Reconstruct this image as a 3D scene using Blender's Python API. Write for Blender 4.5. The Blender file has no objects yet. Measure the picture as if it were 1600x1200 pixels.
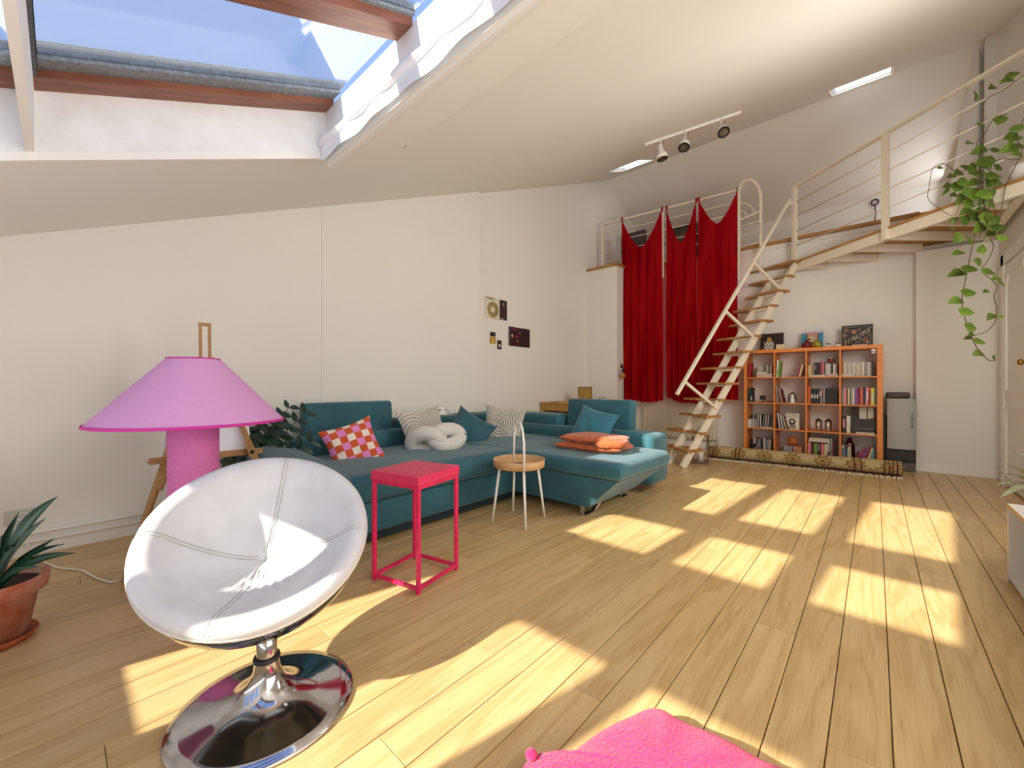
import bpy, bmesh, math, random
from mathutils import Vector, Matrix
random.seed(7)
PI = math.pi
scene = bpy.context.scene
COL = scene.collection

# ------------------------------------------------------------------ camera
CAMH = 1.03
FPX = 632.0
YAW = math.atan2(567, 632)
cam_data = bpy.data.cameras.new('camera')
cam_data.sensor_width = 36.0
cam_data.lens = FPX / 1600 * 36
cam_data.clip_start = 0.02
cam_data.clip_end = 300
cam = bpy.data.objects.new('camera', cam_data)
cam.location = (0, 0, CAMH)
cam.rotation_euler = (PI / 2, 0, YAW)
COL.objects.link(cam)
scene.camera = cam

# ------------------------------------------------------------------ world, sun, exposure
SUN = Vector((0.35, 1.55, -1.0))          # direction in which the sunlight travels
world = bpy.data.worlds.new('sky')
scene.world = world
world.use_nodes = True
wn = world.node_tree.nodes
wl = world.node_tree.links
# clear afternoon sky: periwinkle blue, paler towards the horizon
tcw = wn.new('ShaderNodeTexCoord'); sxw = wn.new('ShaderNodeSeparateXYZ'); rmp = wn.new('ShaderNodeValToRGB')
wl.new(tcw.outputs['Generated'], sxw.inputs[0]); wl.new(sxw.outputs[2], rmp.inputs[0])
rmp.color_ramp.elements[0].position = 0.0; rmp.color_ramp.elements[0].color = (0.56, 0.66, 0.82, 1)
rmp.color_ramp.elements[1].position = 0.9; rmp.color_ramp.elements[1].color = (0.22, 0.36, 0.74, 1)
e1 = rmp.color_ramp.elements.new(0.35); e1.color = (0.31, 0.45, 0.78, 1)
bg = wn['Background']
wl.new(rmp.outputs[0], bg.inputs[0])
bg.inputs[1].default_value = 1.25

def add_light(name, kind, energy, color, loc=(0, 0, 0), direction=(0, 0, -1), size=None):
    d = bpy.data.lights.new(name, kind)
    d.energy = energy
    d.color = color
    if kind == 'AREA':
        d.shape = 'RECTANGLE'
        d.size, d.size_y = size
    o = bpy.data.objects.new(name, d)
    o.location = loc
    o.rotation_euler = Vector(direction).to_track_quat('-Z', 'Y').to_euler()
    COL.objects.link(o)
    return o
sun = add_light('sun', 'SUN', 11.0, (1.0, 0.93, 0.80), (0, -6, 8), SUN)
sun.data.angle = math.radians(0.8)
# area lights added to fill the shaded parts of the room; no windows behind them
add_light('fill_rear', 'AREA', 16, (0.93, 0.96, 1.0), (-1.2, -0.9, 0.45), (0, 0.55, 1), (3.6, 0.5))  # added fill, aimed up at the ceiling from below the rear sill
add_light('fill_right', 'AREA', 55, (1.0, 0.985, 0.95), (0.93, 1.3, 1.25), (-1, 0.2, 0.3), (3.0, 1.5))  # added fill in front of the closed right wall
add_light('fill_far_right', 'AREA', 68, (1.0, 0.97, 0.92), (0.9, 3.6, 2.1), (-1, 0.35, -0.12), (1.6, 1.0))  # added fill to brighten the far wall and bookcase
add_light('fill_gallery', 'AREA', 9, (0.95, 0.96, 1.0), (0.80, 8.1, 3.75), (-1, -0.1, 0.1), (1.6, 0.9))  # added fill to brighten the gallery

scene.view_settings.view_transform = 'Standard'
scene.view_settings.look = 'None'
scene.view_settings.gamma = 1
scene.view_settings.use_curve_mapping = False
scene.view_settings.exposure = 0.15
scene.cycles.use_denoising = True
scene.cycles.max_bounces = 10
scene.cycles.diffuse_bounces = 5
scene.cycles.transparent_max_bounces = 16
scene.cycles.sample_clamp_indirect = 8

# ------------------------------------------------------------------ geometry helpers
FW = Vector((-math.sin(YAW), math.cos(YAW), 0))
RT = Vector((math.cos(YAW), math.sin(YAW), 0))
def ray(u, v):
    return FW + RT * ((u - 800) / FPX) + Vector((0, 0, (600 - v) / FPX))
def hit(u, v, n, c):
    r = ray(u, v); n = Vector(n)
    return Vector((0, 0, CAMH)) + r * ((c - n.z * CAMH) / n.dot(r))
def onx(u, v, x): return hit(u, v, (1, 0, 0), x)
def ony(u, v, y): return hit(u, v, (0, 1, 0), y)
def onz(u, v, z=0): return hit(u, v, (0, 0, 1), z)

def link(o, parent=None):
    COL.objects.link(o)
    if parent is not None:
        o.parent = parent
    return o
def tag(o, label=None, cat=None, group=None, kind=None):
    if label: o['label'] = label
    if cat: o['category'] = cat
    if group: o['group'] = group
    if kind: o['kind'] = kind
    return o
def empty(name, label, cat, loc=(0, 0, 0), rz=0.0, group=None):
    o = bpy.data.objects.new(name, None)
    o.empty_display_size = 0.05
    o.location = loc
    o.rotation_euler = (0, 0, rz)
    link(o)
    return tag(o, label, cat, group)

class MB:
    """collects shapes into one mesh"""
    def __init__(s):
        s.v = []; s.f = []; s.sm = []
    def add(s, vs, fs, smooth=False, M=None):
        b = len(s.v)
        for p in vs:
            p = Vector(p)
            s.v.append(M @ p if M is not None else p)
        for q in fs:
            s.f.append([b + i for i in q]); s.sm.append(smooth)
        return s
    def box(s, a, b, M=None, bev=0.0, seg=1, smooth=False):
        a = Vector(a); b = Vector(b)
        if bev <= 0:
            vs = [(x, y, z) for z in (a.z, b.z) for y in (a.y, b.y) for x in (a.x, b.x)]
            fs = [(0, 2, 3, 1), (4, 5, 7, 6), (0, 1, 5, 4), (2, 6, 7, 3), (0, 4, 6, 2), (1, 3, 7, 5)]
            return s.add(vs, fs, smooth, M)
        bm = bmesh.new()
        bmesh.ops.create_cube(bm, size=1)
        for v in bm.verts:
            v.co = Vector(((a.x + b.x) / 2 + v.co.x * abs(b.x - a.x), (a.y + b.y) / 2 + v.co.y * abs(b.y - a.y), (a.z + b.z) / 2 + v.co.z * abs(b.z - a.z)))
        bmesh.ops.bevel(bm, geom=bm.edges[:], offset=bev, segments=seg, profile=0.5, affect='EDGES')
        bm.verts.index_update()
        s.add([v.co.copy() for v in bm.verts], [[v.index for v in f.verts] for f in bm.faces], smooth or seg > 1, M)
        bm.free()
        return s
    def bar(s, p, q, w, h=None, up=(0, 0, 1), bev=0.0):
        """a square section bar from p to q"""
        p = Vector(p); q = Vector(q); h = h or w
        d = (q - p); L = d.length; d.normalize()
        up = Vector(up)
        x = d.cross(up)
        if x.length < 1e-4: x = d.cross(Vector((1, 0, 0)))
        x.normalize(); z = x.cross(d).normalized()
        M = Matrix((( x.x, d.x, z.x, p.x), (x.y, d.y, z.y, p.y), (x.z, d.z, z.z, p.z), (0, 0, 0, 1)))
        return s.box((-w / 2, 0, -h / 2), (w / 2, L, h / 2), M, bev)
    def tube(s, pts, r, n=8, caps=True):
        pts = [Vector(p) for p in pts]
        rs = r if isinstance(r, (list, tuple)) else [r] * len(pts)
        vs = []; fs = []
        t0 = (pts[1] - pts[0]).normalized()
        nrm = t0.orthogonal().normalized()
        for i, p in enumerate(pts):
            if i == 0: t = pts[1] - pts[0]
            elif i == len(pts) - 1: t = pts[-1] - pts[-2]
            else: t = (pts[i + 1] - pts[i]).normalized() + (pts[i] - pts[i - 1]).normalized()
            t = t.normalized()
            nrm = (nrm - t * nrm.dot(t)).normalized()
            bn = t.cross(nrm)
            for k in range(n):
                a = 2 * PI * k / n
                vs.append(p + (nrm * math.cos(a) + bn * math.sin(a)) * rs[i])
        for i in range(len(pts) - 1):
            for k in range(n):
                fs.append((i * n + k, i * n + (k + 1) % n, (i + 1) * n + (k + 1) % n, (i + 1) * n + k))
        s.add(vs, fs, True)
        if caps:
            s.f.append([len(s.v) - len(vs) + k for k in range(n)][::-1]); s.sm.append(False)
            s.f.append([len(s.v) - n + k for k in range(n)]); s.sm.append(False)
        return s
    def lathe(s, prof, n=32, M=None, smooth=True, cap0=False, cap1=False):
        vs = []; fs = []
        for r, z in prof:
            for k in range(n):
                a = 2 * PI * k / n
                vs.append((r * math.cos(a), r * math.sin(a), z))
        for i in range(len(prof) - 1):
            for k in range(n):
                fs.append((i * n + k, i * n + (k + 1) % n, (i + 1) * n + (k + 1) % n, (i + 1) * n + k))
        s.add(vs, fs, smooth, M)
        base = len(s.v) - len(vs)
        if cap0: s.f.append([base + k for k in range(n)][::-1]); s.sm.append(False)
        if cap1: s.f.append([base + (len(prof) - 1) * n + k for k in range(n)]); s.sm.append(False)
        return s
    def prism(s, poly, z0, z1, M=None):
        n = len(poly)
        vs = [(p[0], p[1], z0) for p in poly] + [(p[0], p[1], z1) for p in poly]
        fs = [list(range(n))[::-1], list(range(n, 2 * n))] + [(i, (i + 1) % n, n + (i + 1) % n, n + i) for i in range(n)]
        return s.add(vs, fs, False, M)
    def grid(s, nx, ny, fn, smooth=True, flip=False):
        vs = [fn(i / nx, j / ny) for j in range(ny + 1) for i in range(nx + 1)]
        fs = []
        for j in range(ny):
            for i in range(nx):
                a = j * (nx + 1) + i
                q = (a, a + 1, a + nx + 2, a + nx + 1)
                fs.append(q[::-1] if flip else q)
        return s.add(vs, fs, smooth)
    def build(s, name, mat, parent=None, fix=True):
        me = bpy.data.meshes.new(name)
        me.from_pydata([tuple(p) for p in s.v], [], s.f)
        me.polygons.foreach_set('use_smooth', s.sm)
        if fix:
            bm = bmesh.new(); bm.from_mesh(me)
            bmesh.ops.recalc_face_normals(bm, faces=bm.faces[:])
            bm.to_mesh(me); bm.free()
        if mat: me.materials.append(mat)
        o = bpy.data.objects.new(name, me)
        return link(o, parent)
def struct(o, label=None):
    o['kind'] = 'structure'
    if label: o['label'] = label
    return o
def inst(name, me, parent, M):
    o = bpy.data.objects.new(name, me)
    link(o, parent); o.matrix_local = M
    return o
def copy_tree(o, parent=None):
    c = o.copy(); COL.objects.link(c)
    if parent is not None: c.parent = parent
    for ch in list(o.children): copy_tree(ch, c)
    return c

# ------------------------------------------------------------------ materials
def srgb(c):
    if isinstance(c, str):
        c = c.lstrip('#'); c = tuple(int(c[i:i + 2], 16) / 255 for i in (0, 2, 4))
    return tuple((x / 12.92 if x <= 0.04045 else ((x + 0.055) / 1.055) ** 2.4) for x in c) + (1,)
_mc = {}
def mat(name, color, rough=0.6, metal=0.0, spec=0.5, var=0.0, scale=8.0, bump=0.0, bscale=60.0, sheen=0.0, coat=0.0, rnd=0.0, coord='Object', stretch=None, color2=None):
    if name in _mc: return _mc[name]
    m = bpy.data.materials.new(name); m.use_nodes = True
    nt = m.node_tree; N = nt.nodes; L = nt.links
    b = N['Principled BSDF']
    b.inputs['Roughness'].default_value = rough
    b.inputs['Metallic'].default_value = metal
    b.inputs['Specular IOR Level'].default_value = spec
    b.inputs['Sheen Weight'].default_value = sheen
    b.inputs['Coat Weight'].default_value = coat
    c = srgb(color)
    tc = N.new('ShaderNodeTexCoord')
    mp = N.new('ShaderNodeMapping')
    L.new(tc.outputs[coord], mp.inputs[0])
    if stretch: mp.inputs['Scale'].default_value = stretch
    src = None
    if var > 0 or color2:
        nz = N.new('ShaderNodeTexNoise'); nz.inputs['Scale'].default_value = scale; nz.inputs['Detail'].default_value = 5
        L.new(mp.outputs[0], nz.inputs['Vector'])
        mx = N.new('ShaderNodeMix'); mx.data_type = 'RGBA'
        c2 = srgb(color2) if color2 else tuple(x * (1 - var) for x in c[:3]) + (1,)
        mx.inputs[6].default_value = c; mx.inputs[7].default_value = c2
        cr = N.new('ShaderNodeMapRange'); cr.inputs['From Min'].default_value = 0.35; cr.inputs['From Max'].default_value = 0.65
        L.new(nz.outputs['Fac'], cr.inputs['Value']); L.new(cr.outputs[0], mx.inputs[0])
        src = mx.outputs[2]
    if rnd > 0:
        oi = N.new('ShaderNodeObjectInfo')
        mr = N.new('ShaderNodeMapRange'); mr.inputs['To Min'].default_value = 1 - rnd; mr.inputs['To Max'].default_value = 1 + rnd * .4
        L.new(oi.outputs['Random'], mr.inputs['Value'])
        vm = N.new('ShaderNodeVectorMath'); vm.operation = 'SCALE'
        if src: L.new(src, vm.inputs[0])
        else: vm.inputs[0].default_value = c[:3]
        L.new(mr.outputs[0], vm.inputs['Scale'])
        src = vm.outputs[0]
    if src: L.new(src, b.inputs['Base Color'])
    else: b.inputs['Base Color'].default_value = c
    if bump > 0:
        nb = N.new('ShaderNodeTexNoise'); nb.inputs['Scale'].default_value = bscale; nb.inputs['Detail'].default_value = 3
        L.new(mp.outputs[0], nb.inputs['Vector'])
        bp = N.new('ShaderNodeBump'); bp.inputs['Strength'].default_value = bump; bp.inputs['Distance'].default_value = 0.01
        L.new(nb.outputs['Fac'], bp.inputs['Height']); L.new(bp.outputs[0], b.inputs['Normal'])
    _mc[name] = m
    return m

def wood_floor():
    m = bpy.data.materials.new('oiled_oak'); m.use_nodes = True
    nt = m.node_tree; N = nt.nodes; L = nt.links; b = N['Principled BSDF']
    tc = N.new('ShaderNodeTexCoord'); oi = N.new('ShaderNodeObjectInfo')
    add = N.new('ShaderNodeVectorMath'); add.operation = 'ADD'
    sc = N.new('ShaderNodeVectorMath'); sc.operation = 'SCALE'; sc.inputs[0].default_value = (3.1, 17.0, 5.0)
    L.new(oi.outputs['Random'], sc.inputs['Scale'])
    L.new(tc.outputs['Object'], add.inputs[0]); L.new(sc.outputs[0], add.inputs[1])
    mp = N.new('ShaderNodeMapping'); mp.inputs['Scale'].default_value = (9, 0.9, 1)
    L.new(add.outputs[0], mp.inputs[0])
    nz = N.new('ShaderNodeTexNoise'); nz.inputs['Scale'].default_value = 1.0; nz.inputs['Detail'].default_value = 2; nz.inputs['Distortion'].default_value = 0.6
    L.new(mp.outputs[0], nz.inputs['Vector'])
    # cathedral rings: bands of the slow noise
    mul = N.new('ShaderNodeMath'); mul.operation = 'MULTIPLY'; mul.inputs[1].default_value = 26
    sn = N.new('ShaderNodeMath'); sn.operation = 'SINE'
    L.new(nz.outputs['Fac'], mul.inputs[0]); L.new(mul.outputs[0], sn.inputs[0])
    mp2 = N.new('ShaderNodeMapping'); mp2.inputs['Scale'].default_value = (170, 6, 1)
    L.new(add.outputs[0], mp2.inputs[0])
    fz = N.new('ShaderNodeTexNoise'); fz.inputs['Scale'].default_value = 1.0; fz.inputs['Detail'].default_value = 4
    L.new(mp2.outputs[0], fz.inputs['Vector'])
    r1 = N.new('ShaderNodeMapRange'); r1.inputs['From Min'].default_value = -0.2; r1.inputs['From Max'].default_value = 1.0
    r1.inputs['To Max'].default_value = 0.42
    L.new(sn.outputs[0], r1.inputs['Value'])
    r2 = N.new('ShaderNodeMapRange'); r2.inputs['From Min'].default_value = 0.45; r2.inputs['From Max'].default_value = 0.75; r2.inputs['To Max'].default_value = 0.5
    L.new(fz.outputs['Fac'], r2.inputs['Value'])
    sm = N.new('ShaderNodeMath'); sm.operation = 'ADD'; sm.use_clamp = True
    L.new(r1.outputs[0], sm.inputs[0]); L.new(r2.outputs[0], sm.inputs[1])
    mx = N.new('ShaderNodeMix'); mx.data_type = 'RGBA'
    mx.inputs[6].default_value = srgb('#cbae7c'); mx.inputs[7].default_value = srgb('#ae8b56')
    L.new(sm.outputs[0], mx.inputs[0])
    mr = N.new('ShaderNodeMapRange'); mr.inputs['To Min'].default_value = 0.92; mr.inputs['To Max'].default_value = 1.05
    L.new(oi.outputs['Random'], mr.inputs['Value'])
    vm = N.new('ShaderNodeVectorMath'); vm.operation = 'SCALE'
    L.new(mx.outputs[2], vm.inputs[0]); L.new(mr.outputs[0], vm.inputs['Scale'])
    L.new(vm.outputs[0], b.inputs['Base Color'])
    b.inputs['Roughness'].default_value = 0.32
    b.inputs['Specular IOR Level'].default_value = 0.45
    bp = N.new('ShaderNodeBump'); bp.inputs['Strength'].default_value = 0.06; bp.inputs['Distance'].default_value = 0.004
    L.new(sm.outputs[0], bp.inputs['Height']); L.new(bp.outputs[0], b.inputs['Normal'])
    return m
def glass_mat(name='window_glass', tint=(1, 1, 1), rough=0.0, refl=0.9):
    m = bpy.data.materials.new(name); m.use_nodes = True
    nt = m.node_tree; N = nt.nodes; L = nt.links
    N.remove(N['Principled BSDF'])
    out = N['Material Output']
    tr = N.new('ShaderNodeBsdfTransparent'); tr.inputs[0].default_value = tint + (1,)
    gl = N.new('ShaderNodeBsdfGlossy'); gl.inputs['Roughness'].default_value = rough
    fr = N.new('ShaderNodeFresnel'); fr.inputs[0].default_value = 1.45
    ml = N.new('ShaderNodeMath'); ml.operation = 'MULTIPLY'; ml.inputs[1].default_value = refl
    mx = N.new('ShaderNodeMixShader')
    L.new(fr.outputs[0], ml.inputs[0]); L.new(ml.outputs[0], mx.inputs[0]); L.new(tr.outputs[0], mx.inputs[1]); L.new(gl.outputs[0], mx.inputs[2])
    L.new(mx.outputs[0], out.inputs[0])
    return m
def curtain_mat():
    m = bpy.data.materials.new('sheer_red_cloth'); m.use_nodes = True
    nt = m.node_tree; N = nt.nodes; L = nt.links
    N.remove(N['Principled BSDF']); out = N['Material Output']
    tcx = N.new('ShaderNodeTexCoord'); mpx = N.new('ShaderNodeMapping'); mpx.inputs['Scale'].default_value = (7, 3, .7)
    nzx = N.new('ShaderNodeTexNoise'); nzx.inputs['Scale'].default_value = 1.6; nzx.inputs['Detail'].default_value = 3
    rgx = N.new('ShaderNodeMapRange'); rgx.inputs['From Min'].default_value = .35; rgx.inputs['From Max'].default_value = .68
    mxx = N.new('ShaderNodeMix'); mxx.data_type = 'RGBA'; mxx.inputs[6].default_value = srgb('#8c0716'); mxx.inputs[7].default_value = srgb('#c8202a')
    L.new(tcx.outputs['Object'], mpx.inputs[0]); L.new(mpx.outputs[0], nzx.inputs['Vector']); L.new(nzx.outputs['Fac'], rgx.inputs['Value']); L.new(rgx.outputs[0], mxx.inputs[0])
    df = N.new('ShaderNodeBsdfDiffuse'); L.new(mxx.outputs[2], df.inputs[0])
    tl = N.new('ShaderNodeBsdfTranslucent'); tl.inputs[0].default_value = srgb('#d40a22')
    tr = N.new('ShaderNodeBsdfTransparent'); tr.inputs[0].default_value = srgb('#d2203a')
    a = N.new('ShaderNodeMixShader'); a.inputs[0].default_value = 0.45
    b = N.new('ShaderNodeMixShader'); b.inputs[0].default_value = 0.17
    L.new(df.outputs[0], a.inputs[1]); L.new(tl.outputs[0], a.inputs[2])
    L.new(a.outputs[0], b.inputs[1]); L.new(tr.outputs[0], b.inputs[2]); L.new(b.outputs[0], out.inputs[0])
    return m
def frost_mat():
    m = bpy.data.materials.new('frosted_white_glass'); m.use_nodes = True
    nt = m.node_tree; N = nt.nodes; L = nt.links
    N.remove(N['Principled BSDF']); out = N['Material Output']
    tl = N.new('ShaderNodeBsdfTranslucent'); tl.inputs[0].default_value = (.95, .96, 1, 1)
    tr = N.new('ShaderNodeBsdfTransparent'); tr.inputs[0].default_value = (1, 1, 1, 1)
    a = N.new('ShaderNodeMixShader'); a.inputs[0].default_value = 0.35
    L.new(tl.outputs[0], a.inputs[1]); L.new(tr.outputs[0], a.inputs[2]); L.new(a.outputs[0], out.inputs[0])
    return m
def mat_nodes(name, fn, rough=0.6, metal=0.0, bump=None, sheen=0.0):
    """fn(N, L, texcoord) -> colour socket (and optionally height socket)"""
    m = bpy.data.materials.new(name); m.use_nodes = True
    nt = m.node_tree; N = nt.nodes; L = nt.links; b = N['Principled BSDF']
    tc = N.new('ShaderNodeTexCoord')
    r = fn(N, L, tc)
    colr, h = r if isinstance(r, tuple) else (r, None)
    L.new(colr, b.inputs['Base Color'])
    if h is not None:
        bp = N.new('ShaderNodeBump'); bp.inputs['Strength'].default_value = bump or 0.5; bp.inputs['Distance'].default_value = 0.02
        L.new(h, bp.inputs['Height']); L.new(bp.outputs[0], b.inputs['Normal'])
    b.inputs['Roughness'].default_value = rough; b.inputs['Metallic'].default_value = metal
    b.inputs['Sheen Weight'].default_value = sheen
    return m
def math_node(N, L, op, a, b=None, c=None):
    n = N.new('ShaderNodeMath'); n.operation = op
    for i, x in enumerate((a, b, c)):
        if x is None: continue
        if isinstance(x, (int, float)): n.inputs[i].default_value = x
        else: L.new(x, n.inputs[i])
    return n.outputs[0]
def mixc(N, L, fac, a, b):
    n = N.new('ShaderNodeMix'); n.data_type = 'RGBA'
    L.new(fac, n.inputs[0])
    for i, x in ((6, a), (7, b)):
        if isinstance(x, (tuple, list)): n.inputs[i].default_value = x
        else: L.new(x, n.inputs[i])
    return n.outputs[2]

M_wall = mat('matte_white_wall_paint', '#e9e6df', 0.85, var=0.02, scale=1.2, bump=0.03, bscale=90)
M_ceil = mat('matte_white_ceiling_paint', '#f0ece4', 0.7, var=0.02, scale=1.0, bump=0.02, bscale=80)
M_trim = mat('white_gloss_trim', '#efece6', 0.4)
M_revl = mat('chalky_white_reveal', '#eeeff0', 0.8, color2='#e6e6e4', scale=9, bump=0.2, bscale=70)
M_under = mat('dark_joint', '#6b4a20', 0.9)
M_floor = wood_floor()
M_wood = mat('light_oak_edge', '#b98748', 0.5, color2='#9c6c34', scale=6, stretch=(1, 1, 12))
M_tread = mat('honey_stained_tread', '#b88446', 0.45, color2='#966530', scale=7, stretch=(3, 12, 1))
M_deck = mat('gallery_deck_boards', '#c3925a', 0.6, color2='#a5743d', scale=6, stretch=(2, 14, 1), rnd=0.12)
M_metal = mat('cream_painted_steel', '#e6dcc8', 0.4, var=0.03, scale=10)
M_sashw = mat('brown_varnished_sash', '#8f5a44', 0.45, color2='#74422e', scale=5, stretch=(10, 1, 1))
M_sashg = mat('grey_weathered_sash_metal', '#8b9196', 0.5, color2='#6d7377', scale=60)
M_lead = mat('speckled_flashing', '#b3b8b4', 0.8, color2='#8c928f', scale=120)
M_glass = glass_mat(refl=0.35)
M_frost = frost_mat()
M_sofa = mat('petrol_velvet', '#2a626e', 0.75, color2='#21535f', scale=3.5, bump=0.05, bscale=25, sheen=0.2)
M_teal = mat('dark_teal_pillow_velvet', '#235a66', 0.8, color2='#1b4a56', scale=4, bump=0.05, bscale=20, sheen=0.3)
M_teal2 = mat('blue_teal_pillow_velvet', '#2a6e82', 0.8, color2='#226073', scale=4, bump=0.05, bscale=20, sheen=0.3)
M_chrome = mat('scuffed_chrome', '#cfd1d6', 0.09, metal=1.0, color2='#b8bac0', scale=20)
M_leather = mat('worn_white_leather', '#d0d0d2', 0.42, color2='#c6c6c7', scale=10, bump=0.12, bscale=22)
M_seam = mat('grey_stitching', '#a9a79f', 0.8)
M_shell = mat('glossy_black_shell', '#10131c', 0.12, coat=0.6)
M_shellw = mat('glossy_white_shell_rim', '#e4e2dc', 0.25, coat=0.3)
M_pinkm = mat('raspberry_painted_metal', '#e0245f', 0.35, color2='#c91a52', scale=18)
M_pinkt = mat('raspberry_painted_top', '#dc3560', 0.5, color2='#cf2a55', scale=30)
M_lamp = mat('pink_linen_shade', '#dca0cf', 0.85, color2='#da9dcc', scale=90, bump=0.1, bscale=300)
M_lampr = mat('deep_pink_binding', '#c92f96', 0.7)
M_easel = mat('beech_easel_wood', '#b58a58', 0.55, color2='#9b7143', scale=8, stretch=(3, 3, 14))
M_canvas = mat('white_canvas', '#eef0f6', 0.9)
M_black = mat('matte_black', '#141416', 0.5)
M_terra = mat('terracotta', '#b4603c', 0.85, color2='#9a4a2a', scale=7, bump=0.1, bscale=60)
M_soil = mat('potting_soil', '#33241a', 0.95, bump=0.5, bscale=80)
M_agave = mat('dark_sword_leaf', '#27523a', 0.45, color2='#1c3f2f', scale=5)
M_zz = mat('glossy_dark_green_leaf', '#1f3b2b', 0.35, color2='#16301f', scale=9, rnd=0.2)
M_zst = mat('dark_green_stem', '#2c4430', 0.6)
M_vine = mat('bright_green_vine_leaf', '#5d7b2a', 0.45, color2='#7c9c3c', scale=20, rnd=0.45)
M_vst = mat('brown_vine_stem', '#5b4a2c', 0.7)
M_palm = mat('grey_green_leaf', '#a2a387', 0.6, color2='#868a68', scale=20)
M_birch = mat('birch_veneer', '#cfa878', 0.5, color2='#bf9562', scale=5, stretch=(2, 2, 10))
M_whitem = mat('white_powder_coat', '#eeebe4', 0.4)
M_orange = mat('orange_stained_beech', '#e68f45', 0.45, color2='#db8038', scale=4, stretch=(2, 2, 8))
M_rad = mat('radiator_enamel', '#e2d8c4', 0.4)
M_desk = mat('pine_desk', '#c4954e', 0.5, color2='#b0813e', scale=5, stretch=(12, 2, 2))
M_cream = mat('cream_cotton', '#dcd8cc', 0.9)
M_boucle = mat('white_boucle', '#dddad3', 0.95, color2='#cfccc4', scale=120, bump=0.5, bscale=220)
M_brass = mat('brass', '#b08a4a', 0.25, metal=1)
M_curt = curtain_mat()

# ------------------------------------------------------------------ room constants
C0, CS = 1.988, 0.422                      # ceiling z = C0 + CS*y (lower face), on this side of the ridge
def cz(y): return C0 + CS * y
XL, XL2, XR = -3.79, -3.88, 1.0
YJ = 3.60                                  # jog of the left wall
YB = -1.0                                  # window wall behind the camera
YRG = 7.05                                 # ridge
ZR = cz(YRG)
YK = 9.0                                   # far wall of the gallery
ZK = 4.12
YW = 6.96                                  # lower back wall
ZG = 3.10                                  # gallery floor
ZP = 2.72                                  # landing / walkway

# ------------------------------------------------------------------ floor: base + planks
fl = MB().box((XL2 - .1, YB - .1, -0.06), (XR + .1, YW + .1, -0.006)).build('floor', M_under)
struct(fl)
PWID = 0.1397
x_ref = onz(1287, 1200).x
x = x_ref - PWID * math.ceil((x_ref - XL2) / PWID)
row = 0
while x < XR:
    y = YB - random.uniform(0, 1.6)
    while y < YW:
        Ln = random.uniform(1.5, 2.3)
        ya, yb_ = max(y, YB), min(y + Ln, YW)
        xa, xb = max(x, XL2), min(x + PWID, XR)
        if yb_ - ya > 0.06 and xb - xa > 0.02:
            g = 0.0016; c = 0.0015
            o = bpy.data.objects
            b = MB()
            x0, x1, y0, y1 = xa + g - (xa + xb) / 2, xb - g - (xa + xb) / 2, ya + g / 2 - (ya + yb_) / 2, yb_ - g / 2 - (ya + yb_) / 2
            vs = [(x0, y0, -.012), (x1, y0, -.012), (x1, y1, -.012), (x0, y1, -.012),
                  (x0, y0, -c), (x1, y0, -c), (x1, y1, -c), (x0, y1, -c),
                  (x0 + c, y0 + c, 0), (x1 - c, y0 + c, 0), (x1 - c, y1 - c, 0), (x0 + c, y1 - c, 0)]
            fs = [(0, 1, 5, 4), (1, 2, 6, 5), (2, 3, 7, 6), (3, 0, 4, 7), (4, 5, 9, 8), (5, 6, 10, 9), (6, 7, 11, 10), (7, 4, 8, 11), (8, 9, 10, 11)]
            b.add(vs, fs)
            p = b.build('plank', M_floor, fl, fix=False)
            p.location = ((xa + xb) / 2, (ya + yb_) / 2, 0)
        y += Ln
    x += PWID; row += 1

# ------------------------------------------------------------------ walls
# left wall, near part
MB().add([(XL, YB, 0), (XL, YJ, 0), (XL, YJ, cz(YJ) + .1), (XL, YB, cz(YB) + .1),
          (XL2 - .1, YB, 0), (XL2 - .1, YJ, 0), (XL2 - .1, YJ, cz(YJ) + .1), (XL2 - .1, YB, cz(YB) + .1)],
         [(0, 1, 2, 3), (4, 7, 6, 5), (1, 5, 6, 2), (0, 3, 7, 4), (0, 4, 5, 1), (3, 2, 6, 7)]).build('wall_left', M_wall)['kind'] = 'structure'
MB().add([(XL2, YJ, 0), (XL2, YK + .1, 0), (XL2, YK + .1, ZK + .2), (XL2, YRG, ZR + .2), (XL2, YJ, cz(YJ) + .2),
          (XL2 - .1, YJ, 0), (XL2 - .1, YK + .1, 0), (XL2 - .1, YK + .1, ZK + .2), (XL2 - .1, YRG, ZR + .2), (XL2 - .1, YJ, cz(YJ) + .2)],
         [(0, 1, 2, 3, 4), (9, 8, 7, 6, 5), (0, 5, 6, 1), (1, 6, 7, 2), (2, 7, 8, 3), (3, 8, 9, 4), (4, 9, 5, 0)]).build('wall_left_far', M_wall)['kind'] = 'structure'
struct(MB().box((XL, 1.60, 0), (XL + .006, 1.88, cz(1.6))).build('trim_1', M_wall))
# right wall
MB().add([(XR, YB, 0), (XR, YK + .1, 0), (XR, YK + .1, ZK + .2), (XR, YRG, ZR + .2), (XR, YB, cz(YB) + .2),
          (XR + .1, YB, 0), (XR + .1, YK + .1, 0), (XR + .1, YK + .1, ZK + .2), (XR + .1, YRG, ZR + .2), (XR + .1, YB, cz(YB) + .2)],
         [(0, 1, 2, 3, 4), (9, 8, 7, 6, 5), (0, 5, 6, 1), (1, 6, 7, 2), (2, 7, 8, 3), (3, 8, 9, 4), (4, 9, 5, 0)]).build('wall_right', M_wall)['kind'] = 'structure'
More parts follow.
